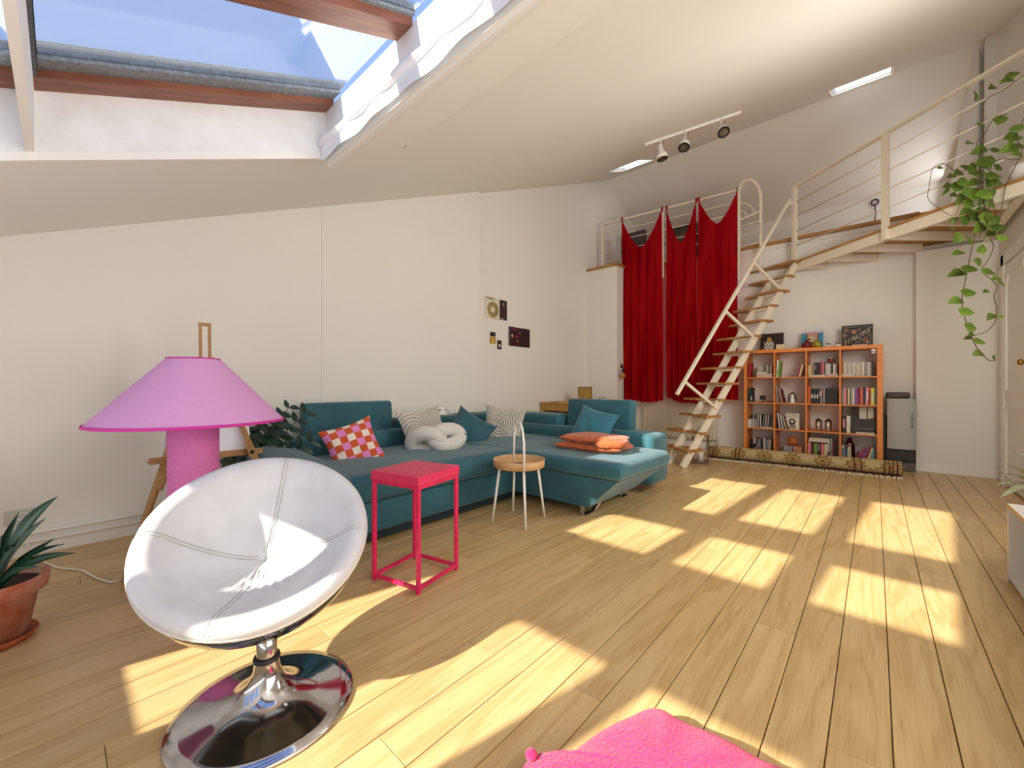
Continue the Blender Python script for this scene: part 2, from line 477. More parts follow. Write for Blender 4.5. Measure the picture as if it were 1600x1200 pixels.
# lower back wall, the pier at its right and the block at its left
struct(MB().box((XL2, YW, 0), (XR, YW + .12, ZG - .1)).build('wall_back', M_wall))
struct(MB().box((.365, 6.80, 0), (XR, YW, ZP - .12)).build('wall_back_pier', M_wall))
struct(MB().box((XL2, 6.36, 0), (-3.29, YW, ZG - .035)).build('wall_back_block', M_wall))
struct(MB().box((XL2, YK, ZG), (XR, YK + .12, ZK + .3)).build('wall_gallery', M_wall))
# window wall behind the camera with three panes
cols_w = [(-2.32, -1.86), (-1.705, -1.245), (-1.11, -.655)]
ZW0, ZW1 = .745, 1.545
wb = MB()
T = .05
wb.box((XL2, YB - T, 0), (XR, YB, ZW0)).box((XL2, YB - T, ZW1), (XR, YB, 1.75))
xs = [XL2] + [q for c in cols_w for q in c] + [XR]
for i in range(0, len(xs), 2): wb.box((xs[i], YB - T, ZW0), (xs[i + 1], YB, ZW1))
struct(wb.build('wall_rear', M_wall))
w3 = MB()
for a, b_ in cols_w:
    w3.box((a, YB - T - .005, ZW0), (a + .012, YB + .005, ZW1)).box((b_ - .012, YB - T - .005, ZW0), (b_, YB + .005, ZW1))
w3 = struct(w3.build('window_3', M_trim))
for a, b_ in cols_w:
    MB().box((a + .012, YB - .03, ZW0), (b_ - .012, YB - .024, ZW1)).build('pane', M_glass, w3)

# ------------------------------------------------------------------ ceiling with its openings
OX0, OX1 = -2.50, -.30
holes = [(OX0, OX1, -.072, 1.08), (OX0, OX1, -.72, -.095), (-3.30, -2.76, 6.05, 6.62), (-.43, .165, 6.40, 7.0)]
xs = sorted({XL2 - .1, XR + .1} | {h[0] for h in holes} | {h[1] for h in holes})
ys = sorted({YB - .06, YRG} | {h[2] for h in holes} | {h[3] for h in holes})
TH = 0.25
cb = MB()
def inhole(cx, cy): return any(h[0] < cx < h[1] and h[2] < cy < h[3] for h in holes)
for i in range(len(xs) - 1):
    for j in range(len(ys) - 1):
        x0, x1, y0, y1 = xs[i], xs[i + 1], ys[j], ys[j + 1]
        if inhole((x0 + x1) / 2, (y0 + y1) / 2): continue
        for dz in (0, TH):
            cb.add([(x0, y0, cz(y0) + dz), (x1, y0, cz(y0) + dz), (x1, y1, cz(y1) + dz), (x0, y1, cz(y1) + dz)], [(0, 1, 2, 3)])
struct(cb.build('ceiling', M_ceil, fix=False))
rb = MB()
for (x0, x1, y0, y1) in holes:
    t = TH if x1 - x0 > 1 else .10
    P = [(x0, y0), (x1, y0), (x1, y1), (x0, y1)]
    for k in range(4):
        a, b_ = P[k], P[(k + 1) % 4]
        rb.add([(a[0], a[1], cz(a[1])), (b_[0], b_[1], cz(b_[1])), (b_[0], b_[1], cz(b_[1]) + t), (a[0], a[1], cz(a[1]) + t)], [(0, 1, 2, 3)])
struct(rb.build('trim_2', M_revl, fix=False))
# far slope of the roof over the gallery
struct(MB().add([(XL2 - .1, YRG, ZR), (XR + .1, YRG, ZR), (XR + .1, YK + .1, ZK - .04), (XL2 - .1, YK + .1, ZK - .04),
                 (XL2 - .1, YRG, ZR + TH), (XR + .1, YRG, ZR + TH), (XR + .1, YK + .1, ZK + .2), (XL2 - .1, YK + .1, ZK + .2)],
                [(0, 1, 2, 3), (4, 7, 6, 5)]).build('ceiling_far_slope', M_ceil, fix=False))

# roof windows -------------------------------------------------------
cols_s = [(-2.31, -1.73), (-1.565, -1.11), (-.925, -.445)]
def slab(b, x0, x1, y0, y1, o0, o1):
    """box that follows the roof pitch, o = offset above the ceiling's lower face"""
    vs = [(x0, y0, cz(y0) + o0), (x1, y0, cz(y0) + o0), (x1, y1, cz(y1) + o0), (x0, y1, cz(y1) + o0),
          (x0, y0, cz(y0) + o1), (x1, y0, cz(y0) + o1), (x1, y1, cz(y1) + o1), (x0, y1, cz(y1) + o1)]
    return b.add(vs, [(0, 3, 2, 1), (4, 5, 6, 7), (0, 1, 5, 4), (1, 2, 6, 5), (2, 3, 7, 6), (3, 0, 4, 7)])
def roof_window(name, y0, y1, top_y, bot):
    fr = slab(MB(), OX0, OX0 + .11, y0, y1, .245, .30)
    slab(fr, OX1 - .11, OX1, y0, y1, .245, .30)
    w = struct(fr.build(name, M_sashw))
    for k in range(3):
        a, b_ = cols_s[k]
        if k < 2:
            bb = slab(MB(), b_ + .02, cols_s[k + 1][0] - .02, y0, y1, .235, .30)
            bb.build('glazing_bar', M_sashw, w)
        # grey sash either side of the pane
        g = slab(MB(), (OX0 + .11 if k == 0 else a - .02), a, y0, y1, .275, .325)
        slab(g, b_, (OX1 - .11 if k == 2 else b_ + .02), y0, y1, .275, .325)
        slab(g, OX0, OX1, y0 - .01, y0 + .012, .246, .292)
        g.build('sash', M_sashg, w)
        slab(MB(), a, b_, y0, y1, .29, .296).build('pane', M_glass, w)
    return w
w1 = roof_window('window_1', -.072, 1.08, 1.08, True)
w2 = roof_window('window_2', -.72, -.095, -.095, False)
# speckled flashing strip outside, on the low x side of the first pane
slab(MB(), OX0 - .02, OX0 + .155, -.10, 1.12, .335, .36).build('flashing', M_lead, w1)
for nm, h in (('window_4', holes[2]), ('window_5', holes[3])):
    b = slab(MB(), h[0], h[0] + .02, h[2], h[3], .03, .08)
    slab(b, h[1] - .02, h[1], h[2], h[3], .03, .08); slab(b, h[0], h[1], h[2], h[2] + .02, .03, .08); slab(b, h[0], h[1], h[3] - .02, h[3], .03, .08)
    w = struct(b.build(nm, M_trim))
    slab(MB(), h[0] + .02, h[1] - .02, h[2] + .02, h[3] - .02, .045, .050).build('pane', M_frost, w)
# moulded trim on the ceiling round the big opening
tb = MB()
slab(tb, OX0 - .05, OX0 + .0, -.80, 1.10, -.022, .0); slab(tb, OX0 - .025, OX0, -.80, 1.10, -.034, -.022)
struct(tb.build('trim_3', M_trim))
tb = MB()
for k, (ya, yb_, o) in enumerate([(1.08, 1.10, -.07), (1.10, 1.125, -.085), (1.125, 1.15, -.075), (1.15, 1.175, -.062)]):
    slab(tb, OX0 - .02, .95, ya, yb_, o, 0)
struct(tb.build('trim_4', M_trim))
# smooth casing beyond the moulding, with a rounded end
poly = [(.95, 1.175), (.95, 1.50), (-2.30, 1.50)]
for k in range(9):
    a = PI / 2 + PI / 2 * k / 8
    poly.append((-2.25 + .12 * math.cos(a), 1.175 + .325 * math.sin(a)))
vs = [(p[0], p[1], cz(p[1]) - .045) for p in poly] + [(p[0], p[1], cz(p[1])) for p in poly]
n = len(poly)
struct(MB().add(vs, [list(range(n))[::-1], list(range(n, 2 * n))] + [(i, (i + 1) % n, n + (i + 1) % n, n + i) for i in range(n)]).build('trim_5', M_ceil))

# ------------------------------------------------------------------ gallery, landing and walkway structure
gal = struct(MB().box((XL2, YW - .02, ZG - .10), (XR, YK, ZG - .02)).build('floor_gallery', M_wall))
MB().box((XL2, YW - .02, ZG - .02), (XR, YK, ZG)).build('decking', M_wood, gal)
# wooden edge of the gallery floor and of the block
e = MB().box((-3.27, YW - .085, ZG - .04), (.40, YW - .02, ZG)).build('trim_6', M_wood); struct(e)
e = MB().box((XL2, 6.33, ZG - .04), (-3.26, YW - .02, ZG)).build('trim_7', M_wood); struct(e)
# white riser between landing and gallery floor
struct(MB().box((-3.29, YW - .006, ZP - .2), (.40, YW, ZG - .04)).build('trim_8', M_wall))
# column and side recess at the right end of the gallery
struct(MB().box((.86, 7.12, ZG), (.90, YK, ZR)).build('wall_gallery_side', M_wall))
struct(MB().box((.925, 6.9, ZG), (XR, 7.0, cz(6.9))).build('trim_9', M_wall))
struct(MB().box((.90, 7.25, ZG - .1), (XR, 7.3, ZR)).build('wall_gallery_recess', M_wall))

# walkway: diagonal platform in steel and boards
WA = Vector((-.765, 6.75, 0)); WB = Vector((.912, 5.29, 0))
WE = (WB - WA).normalized(); WNo = Vector((WE.y, -WE.x, 0))      # outwards, towards the room
if WNo.dot(Vector((0, -1, 0))) < 0: WNo = -WNo
wk = empty('walkway', 'cream steel walkway with a boarded deck, crossing the corner above the orange bookcase', 'walkway', (0, 0, 0))
E0 = WA - WE * .12; E1 = Vector((XR - .01, 0, 0)); tE = (XR - .01 - E0.x) / WE.x; E1 = E0 + WE * tE
def zz(p, z): return Vector((p.x, p.y, z))
MB().bar(zz(E0, ZP - .075), zz(E1, ZP - .075), .045, .11).build('edge_beam', M_metal, wk)
MB().bar(zz(E0 + WNo * .01, ZP - .008), zz(E1 + WNo * .01, ZP - .008), .06, .022).build('edge_board', M_wood, wk)
# wall ledger along the right wall
MB().box((.88, E1.y + .1, ZP - .13), (.945, 6.78, ZP - .02)).build('ledger', M_metal, wk)
def inside_clip(p, d, L):
    """end of a joist from p along d: stops at back wall / pier / right wall"""
    t = L
    if d.y > 0:
        t = min(t, (6.93 - p.y) / d.y)
        if p.x + d.x * t > .34:
            t = min(t, max((6.78 - p.y) / d.y, 0))
    if d.x > 0: t = min(t, (.87 - p.x) / d.x)
    return t
JD = Vector((.744, .668, 0))
for dd in (5.48, 5.14, 4.77, 4.38, 3.98, 3.60):
    # line of points at forward depth dd crossing the edge
    # FW.(E0 + WE t) = dd
    t = (dd - FW.dot(E0)) / FW.dot(WE)
    if t < 0: t = 0.0
    p = E0 + WE * t - WNo * .03
    L = inside_clip(p, JD, 3)
    if L > .08:
        MB().bar(zz(p, ZP - .085), zz(p + JD * L, ZP - .085), .035, .09).build('joist', M_metal, wk)
# deck boards run roughly square to the joists
BD = Vector((.668, -.744, 0)).normalized()
s0 = E0.dot(JD)
k = 0
Wb = .135
corner_r = zz(Vector((XR - .012, 6.78, 0)), 0)
def clip_poly(poly, n, c):
    """keep the side n.p <= c"""
    out = []
    for i in range(len(poly)):
        a = poly[i]; b_ = poly[(i + 1) % len(poly)]
        da = n.dot(a) - c; db = n.dot(b_) - c
        if da <= 0: out.append(a)
        if (da < 0 < db) or (db < 0 < da):
            out.append(a + (b_ - a) * (da / (da - db)))
    return out
base_poly = [E0 - WNo * .0, E1, Vector((XR - .01, 6.93, 0)), Vector((E0.x - .1, 6.93, 0))]
base_poly = [Vector((p.x, p.y, 0)) for p in base_poly]
smin = min(p.dot(JD) for p in base_poly); smax = max(p.dot(JD) for p in base_poly)
s = smin
while s < smax:
    pl = clip_poly(base_poly, -JD, -(s + .003)); pl = clip_poly(pl, JD, s + Wb - .003) if pl else []
    if len(pl) >= 3:
        area = 0
        for i in range(len(pl)): area += pl[i].x * pl[(i + 1) % len(pl)].y - pl[(i + 1) % len(pl)].x * pl[i].y
        if abs(area) / 2 > .004:
            MB().prism([(p.x, p.y) for p in pl], ZP - .036, ZP - .012).build('board', M_deck, wk)
    s += Wb
# walkway railing
rl = empty('railing', 'long cream steel railing of four rods along the diagonal walkway', 'railing', (0, 0, 0))
def edge_t_at(u):
    r = ray(u, 600); # solve r*d = WA + WE t (xy)
    det = r.x * (-WE.y) + WE.x * r.y
    d = (WA.x * (-WE.y) + WE.x * WA.y) / det
    p = r * d
    return (Vector((p.x, p.y, 0)) - WA).dot(WE)
t1 = edge_t_at(1245); t2 = edge_t_at(1388); t3 = tE - .25
RZ = 3.73
off = WNo * .035
for t in (t1, t2):
    p = WA + WE * t + off
    MB().bar(zz(p, ZP - .13), zz(p, RZ), .05, .012 if False else .05, up=WNo).build('post', M_metal, rl)
p0 = WA + WE * t1 + off; p1 = WA + WE * (tE - .045) + off
MB().bar(zz(p0 - WE * .025, RZ + .012), zz(p1, RZ + .012), .055, .025).build('top_rail', M_metal, rl)
for zr in (2.93, 3.13, 3.33, 3.53):
    MB().tube([zz(p0, zr), zz(p1, zr)], .007, 8).build('rod', M_metal, rl)
# gallery railing left of the gate
gr = empty('railing', 'cream steel gallery railing with thin rods, the red curtains tied to it', 'railing', (0, 0, 0))
GA = Vector((-3.74, 6.62, 0)); GB = Vector((-1.535, 6.80, 0)); GD = (GB - GA).normalized()
GZ = 3.945
for t in (0.03, (ony(1036, 400, 6.72).x - GA.x) / GD.x):
    p = GA + GD * t
    MB().bar(zz(p, ZG if t < .2 else ZG - .3), zz(p, GZ), .035, .035).build('post', M_metal, gr)
MB().bar(zz(GA, GZ), zz(GB, GZ), .04, .025).build('top_rail', M_metal, gr)
for zr in (3.25, 3.42, 3.60, 3.77):
    MB().tube([zz(GA, zr), zz(GB, zr)], .007, 8).build('rod', M_metal, gr)
# arched gate panel
gt = empty('gate', 'cream steel gate panel with a round arched top beside the stair head', 'gate', (0, 0, 0))
gy = 6.76
gx0, gx1 = onx(0, 0, 1).x * 0 + ony(1155, 400, gy).x, ony(1189, 400, gy).x
MB().bar((gx0, gy, 2.57), (gx0, gy, 3.93), .04, .03).build('post', M_metal, gt)
MB().bar((gx1, gy, 2.72), (gx1, gy, 3.72), .045, .03).build('post', M_metal, gt)
arc = [(gx0, gy, 3.93)] + [(gx0 + (gx1 - gx0) * (0.5 - .5 * math.cos(a)), gy, 3.72 + .21 * math.sin(a) + .21 * (1 - a / PI) * 0.9) for a in [PI * q / 12 for q in range(1, 12)]] + [(gx1, gy, 3.72)]
ab = MB()
for i in range(len(arc) - 1): ab.bar(arc[i], arc[i + 1], .04, .035)
ab.build('arch', M_metal, gt)
for rr in (.10, .20):
    c = (gx0, 3.49)
    MB().tube([(c[0] + rr * math.cos(a), gy, c[1] + rr * 1.15 * math.sin(a)) for a in [PI / 2 * q / 8 for q in range(9)]], .009, 6).build('curved_rod', M_metal, gt)
MB().bar((gx0, gy, 3.47), (gx1, gy, 3.53), .03, .02).build('cross_bar', M_metal, gt)
for zr in (2.9, 3.06, 3.22, 3.37):
    MB().tube([(gx0, gy, zr), (gx1, gy, zr + .03)], .007, 8).build('rod', M_metal, gt)

# ------------------------------------------------------------------ stair
st = empty('ladder_stair', 'steep cream steel stair with wooden paddle treads in front of the red curtains', 'stair', (0, 0, 0))
RD = Vector((.512, .859, 0)); WD = Vector((-.859, .512, 0))
SF = Vector((-1.765, 5.115, 0)); SRUN = 1.87; SZ = 2.68
def spt(z, w=0.0): return SF + RD * (z / SZ * SRUN) + WD * w + Vector((0, 0, z))
slope = (RD * SRUN + Vector((0, 0, SZ))).normalized()
upn = WD.cross(slope).normalized()
for w, zt in ((0, SZ), (.27, 2.45)):
    MB().bar(spt(0, w), spt(zt, w), .03, .085, up=upn).build('stringer', M_metal, st)
nt_ = 13
for k in range(1, nt_):
    z = k * .2075
    c = spt(z)
    left = (k % 2 == 0)
    dl, dr = (.25, .11) if left else (.11, .25)
    # paddle: deep on one half and narrow on the other
    def P(w, r): return c + WD * w + RD * r
    pl = [P(-.05, -dr * .5), P(.20, -dr * .5), P(.28, -dl * .5), P(.52, -dl * .5), P(.52, dl * .45), P(.28, dl * .45), P(.20, dr * .45), P(-.05, dr * .45)]
    MB().prism([(p.x, p.y) for p in pl], z - .016, z + .012).build('tread', M_tread, st)
    MB().bar(spt(z - .03, -.03), spt(z - .03, .32), .05, .028).build('bracket', M_metal, st)
# top landing tread
pl = [onz(1158, 440, ZP - .02), onz(1150, 447, ZP - .02)]
c = spt(SZ)
q = [c + WD * -.06 + RD * -.12, c + WD * .62 + RD * -.10, c + WD * .62 + RD * .22, c + WD * -.06 + RD * .22]
MB().prism([(p.x, min(p.y, 6.9)) for p in q], ZP - .04, ZP - .012).build('landing', M_tread, st)
# handrail carried by four struts
def rpt(z, L=.6): return spt(z, -.02) - RD * .82 * L + Vector((0, 0, .57 * L))
ha, hb = rpt(.56), rpt(2.68) + (rpt(2.68) - rpt(.56)).normalized() * .62
MB().bar(ha, hb, .035, .035, up=upn).build('handrail', M_metal, st)
for z in (.72, 1.62, 2.28):
    MB().bar(spt(z, -.02), rpt(z), .03, .03, up=slope).build('strut', M_metal, st)
pz = WA + WE * t1 + off
MB().bar(zz(pz, 3.54), hb - (hb - ha).normalized() * .10, .028, .028).build('strut', M_metal, st)

# ------------------------------------------------------------------ curtains
def curtain(uA, uB, sag, zbA, zbB, label, phase, wide=0.0, vc=0.0):
    A = GA + GD * ((ony(uA, 400, 6.7).x - GA.x) / GD.x) + Vector((0, -.045, 0))
    B = GA + GD * ((ony(uB, 400, 6.7).x - GA.x) / GD.x) + Vector((0, -.045, 0))
    W = (B - A).length
    def fn(s, t):
        w = s - .5
        sagz = sag * (1 - abs(2 * w) ** 1.5) ** 1.0
        ztop = GZ - .01 - sagz
        zb = zbA + (zbB - zbA) * s + .02 * math.sin(7 * s + phase)
        z = ztop + (zb - ztop) * t
        fold = (.010 + .036 * t) * math.sin(s * 2 * PI * 5 + phase + 1.2 * math.sin(t * 3)) + .012 * math.sin(s * 2 * PI * 11 + phase * 2)
        fold *= (1 - .7 * math.exp(-t * 9))
        belly = -.03 * math.sin(PI * min(1, t * 1.3)) * (1 - abs(2 * w) ** 2)
        p = A + (B - A) * (s + wide * (s - .5) * t)
        return (p.x, p.y + fold + belly, z)
    c = empty('curtain', label, 'curtain', (0, 0, 0), group='sheer red curtains tied to the gallery railing')
    MB().grid(44, 60, fn).build('cloth', M_curt, c, fix=False)
    for e_ in (A, B):
        MB().lathe([(0.004, -.05), (.018, -.03), (.012, -.01), (.022, .012), (.016, .03), (.004, .04)], 10, Matrix.Translation((e_.x, e_.y + .02, GZ))).build('knot', mat('deep_red_knot', '#9c0f1c', .8), c)
    return c
curtain(975, 1035, .56, .74, .74, 'sheer red curtain panel hanging furthest left, beside the white block', .3, .04)
curtain(1042, 1087, .62, .80, .70, 'narrow sheer red curtain panel hanging in the middle of the three', 1.4, .05)
curtain(1091, 1151, .44, .72, .79, 'wide sheer red curtain panel hanging behind the stair', 2.6, .03)

# ------------------------------------------------------------------ radiator under the curtains
ra = empty('radiator', 'low ribbed cream radiator on the wall below the red curtains', 'radiator', (0, 0, 0))
x0, x1 = -3.05, -1.86
MB().box((x0, YW - .10, .14), (x1, YW - .03, .86), bev=.01, seg=2).build('body', M_rad, ra)
b = MB()
nx = 34
for i in range(nx):
    xx = x0 + .02 + (x1 - x0 - .04) * (i + .5) / nx
    b.box((xx - .011, YW - .113, .17), (xx + .011, YW - .10, .83), bev=.004)
rb_ = b.build('rib', M_rad, ra); rb_['kind'] = 'stuff'
MB().box((x0 - .004, YW - .116, .86), (x1 + .004, YW - .03, .872)).build('top_grille', M_rad, ra)
MB().tube([(x1 + .02, YW - .06, .2), (x1 + .02, YW - .06, .06), (x1 + .02, YW - .01, .03)], .01).build('pipe', M_rad, ra)
MB().tube([(x1 - .02, YW - .1, .78), (x1 + .05, YW - .1, .78)], .018).build('valve', M_trim, ra)

# baseboards ----------------------------------------------------------
bl = struct(MB().box((XL, YB, 0), (XL + .012, YJ, .055)).build('baseboard_left', M_trim))
MB().tube([(XL + .022, YB, .083), (XL + .022, 1.0, .083)], .0085).build('pipe', M_trim, bl)
MB().tube([(XL + .022, YB, .133), (XL + .022, 1.0, .133)], .0085).build('pipe', M_trim, bl)
MB().box((XL, YB, .055), (XL + .010, YJ, .145)).build('board', M_wall, bl)
struct(MB().box((-3.29, YW - .012, 0), (.365, YW, .07)).build('baseboard_back', M_trim))
struct(MB().box((.353, 6.786, 0), (XR, 6.80, .085)).build('baseboard_back_pier', M_trim))

# ------------------------------------------------------------------ door in the right wall
def door(name, y0, y1, knob_y):
    d = struct(MB().box((XR - .02, y0, .02), (XR, y1, 2.22)).build(name, M_trim))
    # mouldings: lower rectangle and an upper panel with a round head
    def ring(pts, nm):
        b = MB()
        for i in range(len(pts)):
            b.bar(pts[i], pts[(i + 1) % len(pts)], .022, .02, up=(1, 0, 0))
        b.build(nm, M_trim, d)
    m = .07; xx = XR - .024
    ring([(xx, y0 + m, .12), (xx, y1 - m, .12), (xx, y1 - m, .80), (xx, y0 + m, .80)], 'moulding')
    up = [(xx, y0 + m, .96), (xx, y1 - m, .96), (xx, y1 - m, 1.98)]
    up[-1] = (xx, y1 - m, 2.0)
    for a, zq in ((.12, 2.12), (.88, 2.12)):
        up.append((xx, (y1 - m) + ((y0 + m) - (y1 - m)) * a, zq))
    up.append((xx, y0 + m, 1.98))
    ring(up, 'moulding')
    MB().lathe([(.003, .0), (.012, .0), (.010, .02), (.024, .03), (.028, .042), (.020, .055), (.002, .06)], 16, Matrix.Translation((XR - .02, knob_y, 1.22)) @ Matrix.Rotation(-PI / 2, 4, 'Y')).build('knob', M_brass, d)
    for hz in (.35, 1.1, 1.9):
        MB().tube([(XR - .026, y1 - .005, hz), (XR - .026, y1 - .005, hz + .07)], .008).build('hinge', M_trim, d)
    return d
door('door_1', 5.50, 6.36, 5.555)
df = MB()
df.box((XR - .035, 6.365, 0), (XR, 6.47, 2.34)).box((XR - .035, 5.39, 0), (XR, 5.495, 2.34)).box((XR - .035, 5.39, 2.235), (XR, 6.47, 2.34))
struct(df.build('trim_10', M_trim))

# ------------------------------------------------------------------ tub chair
ch = empty('tub_chair', 'round white leather tub chair on a chrome disc foot, in the foreground', 'chair', (-1.45, .44, 0))
b = MB()
prof = [(.255, 0), (.258, .004), (.255, .010), (.22, .016), (.15, .028), (.09, .05), (.055, .085), (.038, .12), (.034, .15)]
b.lathe(prof, 64, cap0=True).build('base', M_chrome, ch)
MB().lathe([(.032, .147), (.037, .15), (.039, .156), (.037, .162), (.030, .165)], 32).build('collar', mat('black_rubber_ring', '#1a1a20', .4), ch)
MB().lathe([(.029, .15), (.029, .27)], 32, cap1=True).build('stem', M_chrome, ch)
az, el = math.radians(-22), math.radians(54)
nv = Vector((math.cos(el) * math.cos(az), math.cos(el) * math.sin(az), math.sin(el)))
uv = Vector((-math.sin(az), math.cos(az), 0)); wv = nv.cross(uv)
cc = Vector((-1.60 + 1.45, .468 - .44, .503))
MC = Matrix(((uv.x, wv.x, nv.x, cc.x), (uv.y, wv.y, nv.y, cc.y), (uv.z, wv.z, nv.z, cc.z), (0, 0, 0, 1)))
MB().lathe([(.001, -.262), (.09, -.256), (.17, -.236), (.24, -.200), (.30, -.146), (.332, -.085), (.342, -.030), (.338, -.010), (.30, -.03), (.2, -.12), (.001, -.175)], 64, MC).build('shell', M_shell, ch)
MB().lathe([(.333, -.022), (.346, -.012), (.352, .002), (.350, .012), (.338, .014)], 64, MC).build('rim', M_shellw, ch)
def cush(r):
    # height of the padded dish at radius r
    pts = [(0, -.140), (.05, -.135), (.11, -.112), (.175, -.072), (.235, -.022), (.275, .020), (.305, .040), (.330, .040), (.347, .026), (.350, .012)]
    for i in range(len(pts) - 1):
        if r <= pts[i + 1][0]:
            t = (r - pts[i][0]) / (pts[i + 1][0] - pts[i][0])
            return pts[i][1] + (pts[i + 1][1] - pts[i][1]) * t
    return pts[-1][1]
rr_ = [0.001, .03, .06, .09, .12, .15, .18, .21, .235, .255, .275, .29, .305, .318, .330, .340, .347, .350]
NN = 96
vs = []; fs = []
for r in rr_:
    for k in range(NN):
        a = 2 * PI * k / NN
        z = cush(r)
        # puckers in the bottom of the dish, towards the sitter
        w = math.exp(-((r - .12) / .06) ** 2) * max(0, math.cos(a + PI / 2)) ** 2
        z += .006 * w * math.sin(a * 30 + 2 * math.sin(r * 60))
        # shallow valleys along the four seams
        for sa in (-.17, PI / 2 - .22, PI - .12, 3 * PI / 2 - .30):
            d = abs((a - sa + PI) % (2 * PI) - PI) * r
            z -= .004 * math.exp(-(d / .008) ** 2)
        vs.append((r * math.cos(a), r * math.sin(a), z))
for i in range(len(rr_) - 1):
    for k in range(NN):
        fs.append((i * NN + k, i * NN + (k + 1) % NN, (i + 1) * NN + (k + 1) % NN, (i + 1) * NN + k))
cu = MB().add(vs, fs, True, MC).build('cushion', M_leather, ch)
for sa in (-.17, PI / 2 - .22, PI - .12, 3 * PI / 2 - .30):
    for dd in (-.006, .006):
        pts = []
        for q in range(16):
            r = .02 + .325 * q / 15
            a = sa + dd / max(r, .02)
            pts.append(MC @ Vector((r * math.cos(a), r * math.sin(a), cush(r) - .0005)))
        MB().tube(pts, .0011, 5).build('stitching', M_seam, cu)

# ------------------------------------------------------------------ pink lamp
lp = ray(303, 600) * 2.0
la = empty('floor_lamp', 'pink mushroom lamp with a wide conical linen shade, behind the white chair', 'lamp', (lp.x, lp.y, 0))
MB().lathe([(.001, 0), (.10, 0), (.103, .01), (.103, .86), (.09, .87)], 40).build('base', mat('pink_column', '#dd7cb9', .6, color2='#d870b4', scale=60), la)
MB().lathe([(.106, 1.155), (.386, .845)], 56).build('shade', M_lamp, la, fix=False)
MB().lathe([(.385, .852), (.389, .849), (.389, .840), (.385, .838)], 56).build('lower_binding', M_lampr, la)
MB().lathe([(.104, 1.158), (.109, 1.156), (.110, 1.148)], 40).build('upper_binding', M_lampr, la)
MB().lathe([(.001, 1.02), (.03, 1.01), (.045, .97), (.03, .92), (.018, .89), (.018, .86)], 16).build('bulb', mat('opal_bulb', '#f2eee6', .3), la)
MB().tube([(-.10, 0, .02), (-.16, -.05, .006), (-.30, -.12, .006), (-.33, -.2, .006)], .004, 6).build('cord', M_trim, la)

# ------------------------------------------------------------------ easel
ea = empty('easel', 'beech artist easel standing against the left wall behind the pink lamp', 'easel', (-3.05, .6, 0))
O = Vector((-3.05, .6, 0))
def L_(p): return Vector(p) - O
fl_ = Vector((-2.917, .222, 0)); fr_ = Vector((-2.86, 1.02, 0)); bk = Vector((-3.62, .66, 0))
tip = ray(320, 505) * 2.66; top = Vector((tip.x, tip.y, CAMH + tip.z))
apex = Vector((-3.20, .62, 1.20))
MB().bar(L_(fl_), L_(apex + Vector((0, -.03, 0))), .032, .018).build('leg', M_easel, ea)
MB().bar(L_(fr_), L_(apex + Vector((0, .03, 0))), .032, .018).build('leg', M_easel, ea)
MB().bar(L_(bk), L_(apex + Vector((-.03, 0, 0))), .03, .018).build('leg', M_easel, ea)
# sliding sleeve with slot and wing nut on each front leg
for f_ in (fl_, fr_):
    a_ = f_ + (apex - f_) * .36; b_ = f_ + (apex - f_) * .55
    MB().bar(L_(a_ + Vector((.016, 0, 0))), L_(b_ + Vector((.016, 0, 0))), .045, .014).build('sleeve', M_easel, ea)
    MB().lathe([(.001, 0), (.012, 0), (.012, .012), (.004, .02)], 10, Matrix.Translation(L_(a_ + (b_ - a_) * .7 + Vector((.026, 0, 0)))) @ Matrix.Rotation(PI / 2, 4, 'Y')).build('wing_nut', M_black, ea)
# slotted mast
m0 = Vector((-3.16, .615, .55)); dirm = (top - m0).normalized(); sd = Vector((0.08, .99, 0)).normalized()
for k in (-1, 1):
    MB().bar(L_(m0 + sd * .024 * k), L_(top + sd * .024 * k), .017, .02).build('mast_rail', M_easel, ea)
MB().bar(L_(top - sd * .033 - dirm * .01), L_(top + sd * .033 - dirm * .01), .022, .02).build('mast_head', M_easel, ea)
ta, tb_ = Vector((-3.06, .33, .585)), Vector((-3.10, .905, .575))
MB().bar(L_(ta), L_(tb_), .055, .022).build('tray', M_easel, ea)
MB().bar(L_(ta + Vector((.026, 0, .012))), L_(tb_ + Vector((.026, 0, .012))), .012, .03).build('tray_lip', M_easel, ea)
cvs = empty('canvas', 'blank white canvas on the easel, mostly hidden by the pink lamp', 'canvas', (-3.10, .60, .60))
Mt = Matrix.Rotation(math.radians(-4), 4, 'Z') @ Matrix.Rotation(math.radians(-8), 4, 'Y')
MB().box((-.014, -.20, 0), (.0, .235, .34), Mt, bev=.002).build('panel', M_canvas, cvs)
b = MB()
for (a1, a2) in (((0, -.20, 0), (.006, -.19, .34)), ((0, .225, 0), (.006, .235, .34)), ((0, -.2, 0), (.006, .235, .01)), ((0, -.2, .33), (.006, .235, .34))):
    b.box(a1, a2, Mt)
b.build('frame_edge', M_trim, cvs)

